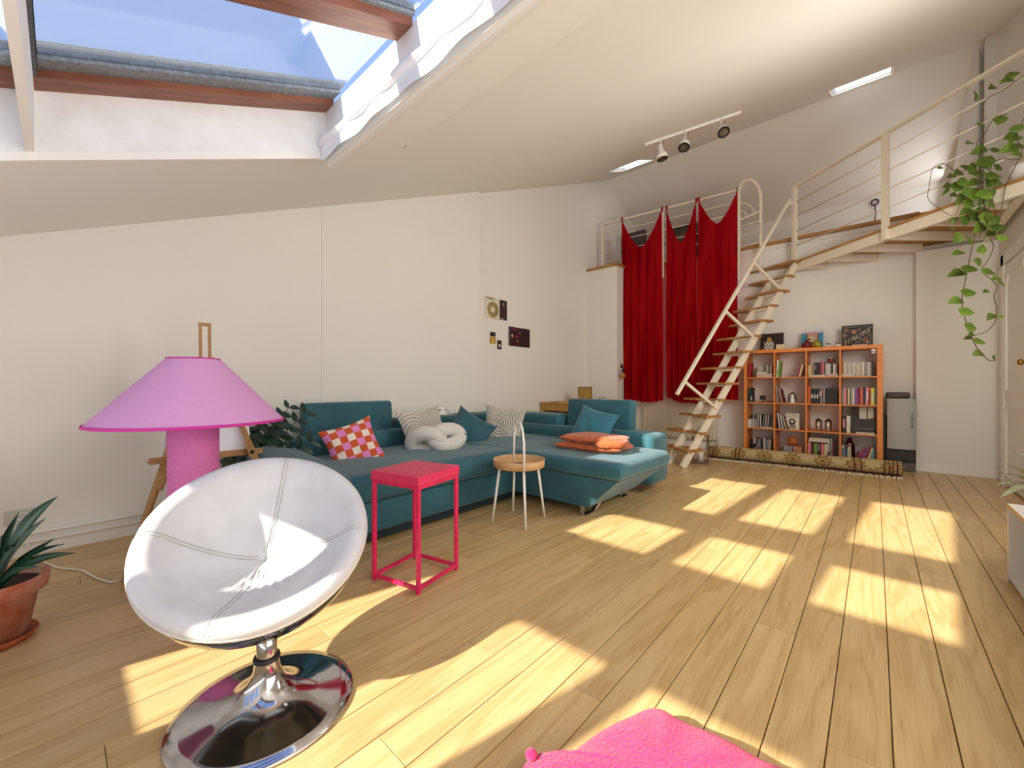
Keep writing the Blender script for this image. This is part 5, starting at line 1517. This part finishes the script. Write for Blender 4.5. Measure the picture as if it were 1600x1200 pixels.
# gift bag jars and succulents
o = obj_thing('fabric_pouch', 'small dark red cloth pouch tied with a bow, before the blue sleeve', 'pouch', ony(1261, 538, 6.64).x, 6.64, ZT)
MB().lathe([(.001, 0), (.05, 0), (.06, .025), (.055, .06), (.03, .085), (.012, .095)], 20).build('bag', mat('dark_red_satin', '#6d0f18', .45), o)
MB().lathe([(.012, .095), (.014, .10), (.012, .106)], 14).build('tie', M_black, o)
for sgn in (-1, 1):
    MB().prism([(0, 0), (.035 * sgn, .03), (.03 * sgn, .005), (.012 * sgn, -.008)], -.004, .004, Matrix.Translation((0, 0, .10)) @ XZ).build('bow', M_black, o)
o = obj_thing('painted_pot', 'round brown pot with lime green leaves painted on it, right of the red pouch', 'pot', ony(1276, 538, 6.64).x, 6.64, ZT)
MB().lathe([(.001, 0), (.045, 0), (.06, .03), (.058, .06), (.04, .085), (.02, .09), (.001, .09)], 22).build('pot', mat('painted_pot', '#7a3b1c', .4, color2='#9aa53a', scale=22), o)
MB().lathe([(.02, .09), (.016, .10), (.001, .104)], 12).build('lid', mat('lime_lid', '#8f9a3a', .5), o)
lf = leaf_mesh('succulent_leaf', .035, .018, mat('succulent_green', '#8d9a6a', .6, color2='#6f7f4e', scale=30), .4, -.25)
lf2 = leaf_mesh('succulent_leaf', .035, .018, mat('succulent_rosy', '#a8966e', .6, color2='#8c6a4c', scale=30), .4, -.25)
for u_, lab, l_ in ((1294, 'green succulent in a small pale pot on the bookcase', lf), (1309, 'rosy brown succulent in a small pale pot beside the black print', lf2)):
    o = obj_thing('succulent', lab, 'plant', ony(u_, 538, 6.65).x, 6.65, ZT)
    MB().lathe([(.001, 0), (.022, 0), (.034, .022), (.034, .028), (.001, .026)], 18).build('pot', M_trim, o)
    for k in range(14):
        a = k * 2.4; el_ = .25 + .07 * k
        inst('leaf', l_, o, orient((0, 0, .026), (math.cos(a) * math.cos(el_), math.sin(a) * math.cos(el_), math.sin(el_)), s=1.25 - .03 * k))

# ------------------------------------------------------------------ rolled carpet before the bookcase
ra_, rb2 = Vector((-1.78, 6.13, 0)), Vector((.215, 6.27, 0))
rg = empty('rolled_rug', 'rolled beige patterned rug with fringe on the floor before the orange bookcase', 'rug', (ra_ + rb2) / 2, math.atan2((rb2 - ra_).y, (rb2 - ra_).x))
RL = (rb2 - ra_).length; RR = .088
def rug_fn(N, L, tc):
    sx = N.new('ShaderNodeSeparateXYZ'); L.new(tc.outputs['Object'], sx.inputs[0])
    X, Y, Zc = sx.outputs
    def band(c, w):     # 1 inside |X-c|<w
        return math_node(N, L, 'LESS_THAN', math_node(N, L, 'ABSOLUTE', math_node(N, L, 'SUBTRACT', X, c)), w)
    base = srgb('#b39f72')
    # medallions along the roll
    fx = math_node(N, L, 'SUBTRACT', math_node(N, L, 'FLOORED_MODULO', math_node(N, L, 'ADD', X, 3.14), .30), .15)
    zc = math_node(N, L, 'SUBTRACT', Zc, .10)
    v = N.new('ShaderNodeCombineXYZ'); L.new(fx, v.inputs[0]); L.new(math_node(N, L, 'MULTIPLY', zc, 1.6), v.inputs[1])
    ln = N.new('ShaderNodeVectorMath'); ln.operation = 'LENGTH'; L.new(v.outputs[0], ln.inputs[0])
    ang = math_node(N, L, 'ARCTAN2', v.outputs[0] and math_node(N, L, 'MULTIPLY', zc, 1.6), fx)
    pet = math_node(N, L, 'MULTIPLY', math_node(N, L, 'SINE', math_node(N, L, 'MULTIPLY', ang, 9)), .016)
    rad = math_node(N, L, 'ADD', ln.outputs['Value'], pet)
    m1 = math_node(N, L, 'LESS_THAN', rad, .085); m2 = math_node(N, L, 'LESS_THAN', rad, .055); m3 = math_node(N, L, 'LESS_THAN', rad, .022)
    c = mixc(N, L, m1, base, srgb('#7d6430')); c = mixc(N, L, m2, c, srgb('#a88c58')); c = mixc(N, L, m3, c, srgb('#5c1f24'))
    # fine motif speckle
    vo = N.new('ShaderNodeTexVoronoi'); vo.inputs['Scale'].default_value = 16; L.new(tc.outputs['Object'], vo.inputs['Vector'])
    sp = math_node(N, L, 'MULTIPLY', math_node(N, L, 'LESS_THAN', vo.outputs['Distance'], .20), math_node(N, L, 'SUBTRACT', 1, m1))
    c = mixc(N, L, math_node(N, L, 'MULTIPLY', sp, .75), c, srgb('#7a4a30'))
    for cx, w_, colr in ((-.58, .006, '#4c181c'), (-.62, .006, '#4c181c'), (.60, .006, '#5c2420'), (.66, .006, '#5c2420'), (-.86, .006, '#6a3028'), (-.90, .006, '#5a2a22'), (-.945, .008, '#6a3028'), (-.98, .006, '#5a2a22'),
                         (.86, .006, '#6a3420'), (.90, .005, '#4c181c'), (.93, .005, '#5c2420'), (.965, .006, '#4c181c')):
        c = mixc(N, L, band(cx, w_), c, srgb(colr))
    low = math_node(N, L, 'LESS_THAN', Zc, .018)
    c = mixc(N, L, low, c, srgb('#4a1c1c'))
    return c
M_rug = mat_nodes('patterned_wool_rug', rug_fn, .95)
prof = []
def rr2(a): return RR * (1 + .03 * math.sin(3 * a))
def rugf(s, t):
    a = 2 * PI * t
    x = -RL / 2 + RL * s
    r = rr2(a) * (1 + .04 * math.sin(7 * s) + .03 * math.sin(17 * s))
    return (x, r * 1.15 * math.cos(a), RR * .96 + r * .93 * math.sin(a))
MB().grid(40, 28, rugf).build('roll', M_rug, rg)
for sx_ in (-1, 1):
    sp_ = [(sx_ * RL / 2 + sx_ * .004, (RR * (1 - k / 46)) * 1.12 * math.cos(k * .5), RR * .96 + RR * (1 - k / 46) * .93 * math.sin(k * .5)) for k in range(40)]
    MB().tube(sp_, .006, 5).build('coil', mat('rug_edge', '#8d7a52', .95, color2='#5c2a24', scale=60), rg)
# the loose end lies flat in front, with a fringe
MB().box((-RL / 2 + .02, -RR * 1.1 - .012, 0), (RL / 2, -RR * .4, .008)).build('border', mat('rug_border', '#5a2622', .95), rg)
fb_ = MB()
nf = 190
for i in range(nf):
    x = -RL / 2 + .03 + (RL - .03) * i / nf
    y0 = -RR * 1.1 - .012
    l = .075 + .03 * random.random(); dx = random.uniform(-.008, .008)
    fb_.box((x, y0 - l, .0), (x + .009, y0, .010), Matrix.Translation((dx, 0, 0)))
f_ = fb_.build('fringe', mat('rug_fringe', '#e0d6be', .95), rg); f_['kind'] = 'stuff'

# ------------------------------------------------------------------ folded treadmill beside the bookcase
tm = empty('folded_treadmill', 'upright folded treadmill with a light grey panel, right of the bookcase', 'treadmill', (.225, 6.74, 0))
M_dk = mat('dark_grey_plastic', '#2c2c2e', .5); M_lg = mat('light_grey_panel', '#a9aaa6', .45)
MB().box((-.125, -.11, 0), (.13, .13, .10), bev=.008).build('base', mat('grey_base', '#5e5c58', .5), tm)
MB().box((-.13, -.03, .10), (.13, .12, .27), bev=.01).build('motor_hood', M_dk, tm)
MB().box((-.165, .0, .08), (-.115, .12, .66), bev=.012).build('side_rail', M_dk, tm)
# gently curved panel
def pf(s, t):
    x = -.115 + .245 * s
    return (x, -.085 + .02 * (2 * s - 1) ** 2, .255 + .60 * t)
b = MB().grid(12, 2, pf)
b.grid(12, 2, lambda s, t: (lambda p: (p[0], p[1] + .05, p[2]))(pf(s, t)), flip=True)
MB().box((-.115, -.065, .255), (.13, -.02, .855), bev=.01, seg=2).build('deck_panel_back', M_lg, tm)
b.build('deck_panel', M_lg, tm)
MB().box((-.125, -.05, .855), (.085, .09, .93), bev=.015, seg=2).build('console', mat('dark_brown_plastic', '#3a2c22', .45), tm)
MB().box((.125, -.03, .05), (.135, .12, .84)).build('frame_edge', M_dk, tm)
text(tm, 'TUNTURI', (.098, -.0805, .60), .034, mat('dark_print_ink', '#3c3c3c', .5), (PI / 2, PI / 2, 0)).scale = (1.25, 1, 1)

# ------------------------------------------------------------------ lantern by the stair foot
ln = empty('lantern', 'tall square glass lantern with wooden posts and a white candle by the stair foot', 'lantern', (-1.69, 5.56, 0), .35)
M_lw = mat('weathered_brown_wood', '#7a6244', .7, color2='#5c482f', scale=12, stretch=(3, 3, 1))
MB().box((-.095, -.095, 0), (.095, .095, .03), bev=.003).build('base', M_lw, ln)
for sx in (-1, 1):
    for sy in (-1, 1):
        MB().box((sx * .086 - .007, sy * .086 - .007, .03), (sx * .086 + .007, sy * .086 + .007, .36)).build('post', M_lw, ln)
MB().box((-.10, -.10, .36), (.10, .10, .378), bev=.003).build('top_frame', M_lw, ln)
MB().add([(-.09, -.09, .378), (.09, -.09, .378), (.09, .09, .378), (-.09, .09, .378), (-.03, -.03, .42), (.03, -.03, .42), (.03, .03, .42), (-.03, .03, .42)],
         [(0, 1, 5, 4), (1, 2, 6, 5), (2, 3, 7, 6), (3, 0, 4, 7), (4, 5, 6, 7)]).build('roof', M_metal, ln)
MB().tube([(-.03, 0, .42), (-.025, 0, .46), (0, 0, .475), (.025, 0, .46), (.03, 0, .42)], .004, 6).build('handle', M_black, ln)
for a in range(4):
    Mr = Matrix.Rotation(a * PI / 2, 4, 'Z')
    MB().box((-.079, -.0875, .03), (.079, -.0855, .36), Mr).build('pane', M_glass, ln)
MB().lathe([(.001, .03), (.036, .03), (.037, .15), (.028, .155), (.001, .15)], 24).build('candle', M_cream, ln)

# ------------------------------------------------------------------ low white bench at the right edge
bn = empty('media_bench', 'low white media bench with an open compartment at the right edge', 'cabinet', (.52, 3.33, 0))
M_lam = mat('white_laminate', '#dedbd4', .45)
Lb = 2.2
MB().box((0, -.018, 0.0), (.43, 0, .38), bev=.001).build('side_panel', M_lam, bn)
MB().box((0, -Lb, .0), (.43, -Lb + .018, .38)).build('side_panel', M_lam, bn)
MB().box((0, -.62, .02), (.43, -.602, .38)).build('divider', M_lam, bn)
MB().box((-.002, -Lb, .38), (.43, 0, .402), bev=.0015).build('top', M_lam, bn)
MB().box((-.003, -Lb, .380), (-.001, 0, .402)).build('top_edge', mat('birch_edge_band', '#c9ad7c', .5), bn)
MB().box((0, -Lb, .02), (.43, 0, .036)).build('bottom', M_lam, bn)
MB().box((.02, -Lb, 0), (.06, 0, .02)).build('kick', mat('pale_wood_kick', '#a98a6a', .6), bn)
MB().box((.41, -Lb, .03), (.428, 0, .38)).build('back', M_lam, bn)
MB().box((.0, -Lb + .02, .04), (.016, -.625, .376), bev=.001).build('door', M_lam, bn)
dt = empty('dark_tray', 'dark round tray lying on the far end of the white bench', 'tray', (.665, 3.16, .402))
MB().lathe([(.001, 0), (.07, 0), (.078, .012), (.074, .012), (.068, .005), (.001, .005)], 32).build('dish', M_black, dt)
rc = empty('remote_control', 'small black box on the white bench at the right edge', 'box', (.655, 2.98, .402))
MB().box((-.03, -.07, 0), (.03, .07, .03), bev=.004).build('body', M_black, rc)
MB().box((-.02, -.05, .03), (.02, .05, .032)).build('keypad', M_dk, rc)
# pale spiky plant behind the bench
pl_ = Vector((.80, 3.72, 0))
pm = empty('spiky_plant', 'grey green plant with long narrow drooping leaves behind the white bench', 'plant', pl_)
MB().lathe([(.001, 0), (.10, 0), (.13, .24), (.14, .26), (.128, .26), (.12, .22), (.001, .22)], 26).build('pot', M_terra, pm)
MB().lathe([(.001, .225), (.12, .225)], 18).build('soil', M_soil, pm)
def strap(tp, w, rise):
    n = 9; vs = []; fs = []
    b0 = Vector((0, 0, .24)); tp = Vector(tp) - pl_
    for i in range(n + 1):
        t = i / n
        p = b0.lerp(tp, t) + Vector((0, 0, rise * math.sin(PI * t ** .8)))
        d = (tp - b0); sdv = Vector((-d.y, d.x, 0)).normalized()
        ww = max(.001, w * math.sin(PI * (t * .9 + .1)) ** .7 if t < 1 else .001)
        vs += [p - sdv * ww, p + Vector((0, 0, -.003)), p + sdv * ww]
    for i in range(n):
        a = i * 3; fs += [(a, a + 3, a + 4, a + 1), (a + 1, a + 4, a + 5, a + 2)]
    MB().add(vs, fs, True).build('leaf', M_palm, pm, fix=False)
for (u, v, dd, w, rs) in ((1572, 724, .0, .014, .08), (1560, 738, -.05, .016, .10), (1556, 757, .0, .018, .12), (1562, 778, -.1, .017, .16), (1600, 715, .1, .014, .1), (1640, 690, .0, .015, .12), (1680, 720, -.1, .016, .12), (1700, 650, .1, .015, .05), (1585, 705, .2, .012, .12), (1650, 780, -.25, .016, .2)):
    r = ray(u, v) * (FW.dot(pl_) + dd)
    strap((r.x, r.y, CAMH + r.z), w * 1.6, rs)

# ------------------------------------------------------------------ trailing vine on the walkway railing
def onrail(u, v, o=.07):
    """point on the vertical plane just outside the walkway railing"""
    n = WNo; c = n.dot(WA) + .035 + o
    return hit(u, v, (n.x, n.y, 0), c)
vp = WA + WE * (tE - .30) - WNo * .14
vn = empty('trailing_vine', 'green pothos vine trailing over the walkway railing and hanging down', 'plant', (vp.x, vp.y, ZP))
Vo = Vector((vp.x, vp.y, ZP))
MB().lathe([(.001, 0), (.07, 0), (.09, .15), (.095, .16), (.085, .16), (.08, .13), (.001, .13)], 22).build('pot', M_trim, vn)
MB().lathe([(.001, .135), (.08, .135)], 16).build('soil', M_soil, vn)
hl = leaf_mesh('vine_leaf', .075, .058, M_vine, .25, .18, heart=True)
def strand(pts, r=.0035, leaves=(), o=.07, anchored=True):
    P = [onrail(u, v, o) - Vo for u, v in pts]
    # smooth with catmull-rom
    Q = []
    for i in range(len(P) - 1):
        p0 = P[max(i - 1, 0)]; p1 = P[i]; p2 = P[i + 1]; p3 = P[min(i + 2, len(P) - 1)]
        for k in range(4):
            t = k / 4
            Q.append(.5 * ((2 * p1) + (p2 - p0) * t + (2 * p0 - 5 * p1 + 4 * p2 - p3) * t * t + (3 * p1 - p0 - 3 * p2 + p3) * t ** 3))
    Q.append(P[-1])
    s_ = MB().tube(Q, r, 5).build('stem', M_vst, vn)
    for (u, v, size, ang) in leaves:
        p = onrail(u, v, o + random.uniform(-.03, .05)) - Vo
        d = RT * math.cos(math.radians(ang)) + Vector((0, 0, math.sin(math.radians(ang))))
        d = (d - FW * random.uniform(-.15, .35)).normalized()
        upv = (-FW + Vector((0, 0, .5)) + RT * random.uniform(-.4, .4))
        L_px = size
        dep = FW.dot(p + Vo)
        sc_ = 1.25 * (L_px / FPX * dep) / .075
        inst('leaf', hl, s_, orient(p - d * .075 * sc_ * .5, d, upv, sc_, random.uniform(-.3, .3)))
pA = [(1620, 95), (1600, 118), (1565, 142), (1545, 152), (1536, 165), (1535, 190), (1536, 215), (1534, 240), (1530, 262), (1528, 290), (1530, 330), (1522, 370), (1516, 400), (1508, 440), (1503, 470), (1510, 505), (1522, 535), (1530, 548), (1545, 563), (1556, 562)]
lA = [(1524, 148, 15, 100), (1551, 136, 14, 200), (1573, 125, 15, 190), (1585, 115, 15, 30), (1535, 196, 14, 0), (1515, 223, 13, 190), (1529, 235, 17, 200), (1520, 260, 15, 60), (1530, 270, 18, 20), (1543, 250, 22, 50), (1560, 235, 16, 0),
      (1497, 395, 15, 190), (1494, 427, 18, 195), (1518, 420, 18, 5), (1516, 457, 17, 10), (1493, 470, 17, 190), (1512, 487, 17, 0), (1519, 511, 17, 5), (1533, 534, 16, -5), (1528, 552, 14, 190), (1553, 560, 8, 300)]
strand(pA, .0035, lA)
pB = [(1575, 178), (1556, 183), (1546, 195), (1538, 210), (1526, 222), (1528, 235), (1532, 262), (1534, 300), (1540, 330), (1548, 372), (1552, 385), (1545, 405), (1534, 422), (1548, 436), (1558, 448), (1553, 462), (1557, 480), (1556, 500), (1543, 517), (1522, 524), (1510, 528)]
lB = [(1566, 186, 16, 20), (1588, 215, 18, 10), (1544, 300, 22, 40), (1551, 320, 20, -20), (1533, 310, 16, 100), (1560, 285, 20, 0), (1540, 345, 22, -80), (1552, 358, 20, -10), (1530, 355, 20, 220), (1535, 388, 14, 60), (1529, 410, 12, -60), (1543, 423, 12, 10), (1551, 427, 11, -10), (1556, 435, 12, 190), (1564, 440, 9, 10), (1568, 446, 9, -30),
      (1540, 455, 8, 200), (1548, 495, 12, 220), (1565, 495, 7, 10), (1518, 522, 9, 190), (1512, 528, 9, 190)]
strand(pB, .003, lB, .05)
pC = [(1630, 225), (1600, 245), (1583, 250), (1565, 248), (1550, 258), (1548, 275), (1555, 295), (1548, 318), (1538, 345), (1530, 372)]
lC = [(1590, 240, 16, 180), (1575, 232, 18, 200), (1597, 228, 17, 10), (1556, 275, 20, 0), (1540, 262, 20, 150), (1522, 285, 18, 200), (1512, 300, 18, 180), (1505, 282, 16, 60), (1534, 328, 18, 180), (1545, 338, 20, 30), (1556, 342, 18, 20)]
strand(pC, .003, lC, .09)
pD = [(1545, 250), (1520, 262), (1495, 268), (1475, 256), (1458, 262), (1452, 290), (1450, 310), (1462, 322), (1480, 334), (1492, 336), (1500, 318)]
lD = [(1497, 270, 16, 200), (1508, 262, 14, 150), (1487, 275, 13, 190), (1480, 290, 11, 200), (1478, 298, 13, 250), (1500, 312, 15, 240), (1492, 305, 14, 180), (1470, 262, 7, 0), (1490, 345, 10, 250), (1508, 345, 13, 270), (1497, 370, 14, 100), (1490, 357, 8, 0)]
strand(pD, .0025, lD, .06)
pE = [(1610, 160), (1598, 190), (1588, 215), (1598, 235), (1585, 262), (1572, 290), (1566, 320), (1560, 350), (1552, 372)]
lE = [(1595, 198, 18, 30), (1580, 212, 16, 200), (1562, 262, 14, 0), (1562, 355, 18, 10), (1570, 372, 16, 0), (1548, 365, 14, 200), (1515, 375, 12, 100), (1525, 300, 22, 30), (1518, 318, 18, 0), (1510, 330, 16, 200), (1527, 337, 20, 10), (1500, 290, 18, 20), (1545, 283, 16, 100)]
strand(pE, .003, lE, .03)

# ------------------------------------------------------------------ pink floor cushion in the foreground
M_fc = mat('raspberry_woven_cloth', '#d92a6c', .95, color2='#c01a5a', scale=90, bump=.7, bscale=160, sheen=.2)
out = [(822, 1176), (850, 1173), (878, 1174), (900, 1160), (940, 1135), (975, 1114), (1008, 1101), (1035, 1103), (1060, 1113), (1100, 1133), (1150, 1156), (1200, 1180), (1240, 1200), (1290, 1232), (1330, 1300), (1340, 1420), (1260, 1560), (1100, 1650), (960, 1600), (860, 1480), (815, 1350), (806, 1250), (812, 1200)]
fo = [onz(u, v, .085) for u, v in out]
fcx = sum((p.x for p in fo)) / len(fo); fcy = sum((p.y for p in fo)) / len(fo)
cs_ = empty('floor_cushion', 'raspberry pink woven floor cushion at the bottom edge, in the foreground', 'cushion', (fcx, fcy, 0))
nO = len(fo)
# resample outline smoothly
sm_ = []
for i in range(nO):
    p0, p1, p2, p3 = fo[i - 1], fo[i], fo[(i + 1) % nO], fo[(i + 2) % nO]
    for k in range(4):
        t = k / 4
        sm_.append(.5 * ((2 * p1) + (p2 - p0) * t + (2 * p0 - 5 * p1 + 4 * p2 - p3) * t * t + (3 * p1 - p0 - 3 * p2 + p3) * t ** 3))
vs = []; fs = []
rings = [(1.0, .045), (.995, .058), (.98, .070), (.94, .082), (.88, .092), (.75, .104), (.55, .112), (.3, .118), (.02, .12)]
rings = [(.90, .002), (.97, .012), (.995, .035)] + rings
n = len(sm_)
for k, (s_, z) in enumerate(rings):
    for i, p in enumerate(sm_):
        wv_ = .004 * math.sin(i * .55 + s_ * 6) * (s_ > .5)
        vs.append(((p.x - fcx) * s_, (p.y - fcy) * s_, z + (wv_ if z > .05 else 0)))
for k in range(len(rings) - 1):
    for i in range(n):
        fs.append((k * n + i, k * n + (i + 1) % n, (k + 1) * n + (i + 1) % n, (k + 1) * n + i))
fs.append([(len(rings) - 1) * n + i for i in range(n)]); fs.append([i for i in range(n)][::-1])
cb_ = MB().add(vs, fs, True).build('cushion_body', M_fc, cs_)
rim = [Vector(((p.x - fcx) * 1.0, (p.y - fcy) * 1.0, .05)) for p in sm_]
MB().tube(rim + [rim[0]], .004, 6, caps=False).build('piping', mat('deep_raspberry_piping', '#b01450', .8), cs_)
tipc = onz(830, 1185, .085) - Vector((fcx, fcy, 0))
MB().lathe([(.001, 0), (.012, .002), (.016, .012), (.010, .02), (.001, .022)], 12, Matrix.Translation(tipc)).build('button', M_fc, cs_)

# ------------------------------------------------------------------ rolled fabric blind along the far side of the roof opening
rbn = empty('roller_blind', 'white rolled fabric blind hanging along the sunny side of the roof opening', 'blind', (OX0, 1.02, cz(1.02)))
pts = []
n = 26
b = MB(); vs = []; fs = []
for i in range(n + 1):
    x = (OX1 - OX0 - .04) * i / n + .01
    wob = .008 * math.sin(i * 1.9)
    pts.append((x, .025 + wob * .4, .055 + wob))
b.tube(pts, [.020 + .006 * math.sin(i * 1.3) for i in range(n + 1)], 10)
b.build('roll', M_canvas, rbn)
def vf(s, t):
    x = (OX1 - OX0 - .04) * s + .01
    return (x, .028 + .014 * math.sin(s * 40) * t * .4 + .008 * t, .05 - .085 * t + .006 * math.sin(s * 23))
MB().grid(50, 5, vf).build('hem', M_canvas, rbn, fix=False)

# ------------------------------------------------------------------ things up in the gallery
gc = empty('armchair_back', 'dark grey upholstered chair standing in the gallery behind the left railing', 'chair', (-3.42, 7.25, ZG))
M_dg = mat('dark_grey_upholstery', '#4a4446', .85)
MB().box((-.25, -.02, .40), (.25, .08, .82), bev=.05, seg=3).build('backrest', M_dg, gc)
MB().box((-.25, 0, .32), (.25, .48, .42), bev=.04, seg=3).build('seat', M_dg, gc)
for sx in (-1, 1):
    for yy in (.04, .44): MB().tube([(sx * .2, yy, .34), (sx * .22, yy, 0)], [.016, .011]).build('leg', M_black, gc)
gf = empty('framed_picture', 'black framed picture standing in the gallery behind the middle curtain', 'picture', (-2.42, 7.35, ZG))
MB().box((-.28, 0, 0), (.28, .02, .72)).build('print', mat('dim_print', '#5a5048', .6, color2='#2c2824', scale=5), gf)
b = MB(); b.box((-.30, -.012, 0), (-.27, .022, .74)).box((.27, -.012, 0), (.30, .022, .74)).box((-.3, -.012, 0), (.3, .022, .03)).box((-.3, -.012, .71), (.3, .022, .74)); b.build('frame', M_black, gf)
hk_p = ony(1367, 316, 8.97)
hk = empty('hanging_ring', 'small dark ring with a hanging cord on the gallery back wall', 'hook', hk_p)
MB().tube([(.045 * math.cos(a), 0, .045 * math.sin(a)) for a in [2 * PI * k / 20 for k in range(21)]], .012, 6, caps=False).build('ring', mat('purple_brown', '#4c3038', .6), hk)
MB().tube([(0, 0, -.045), (.01, 0, -.2), (-.01, 0, -.4)], .008, 5).build('cord', mat('purple_brown', '#4c3038', .6), hk)
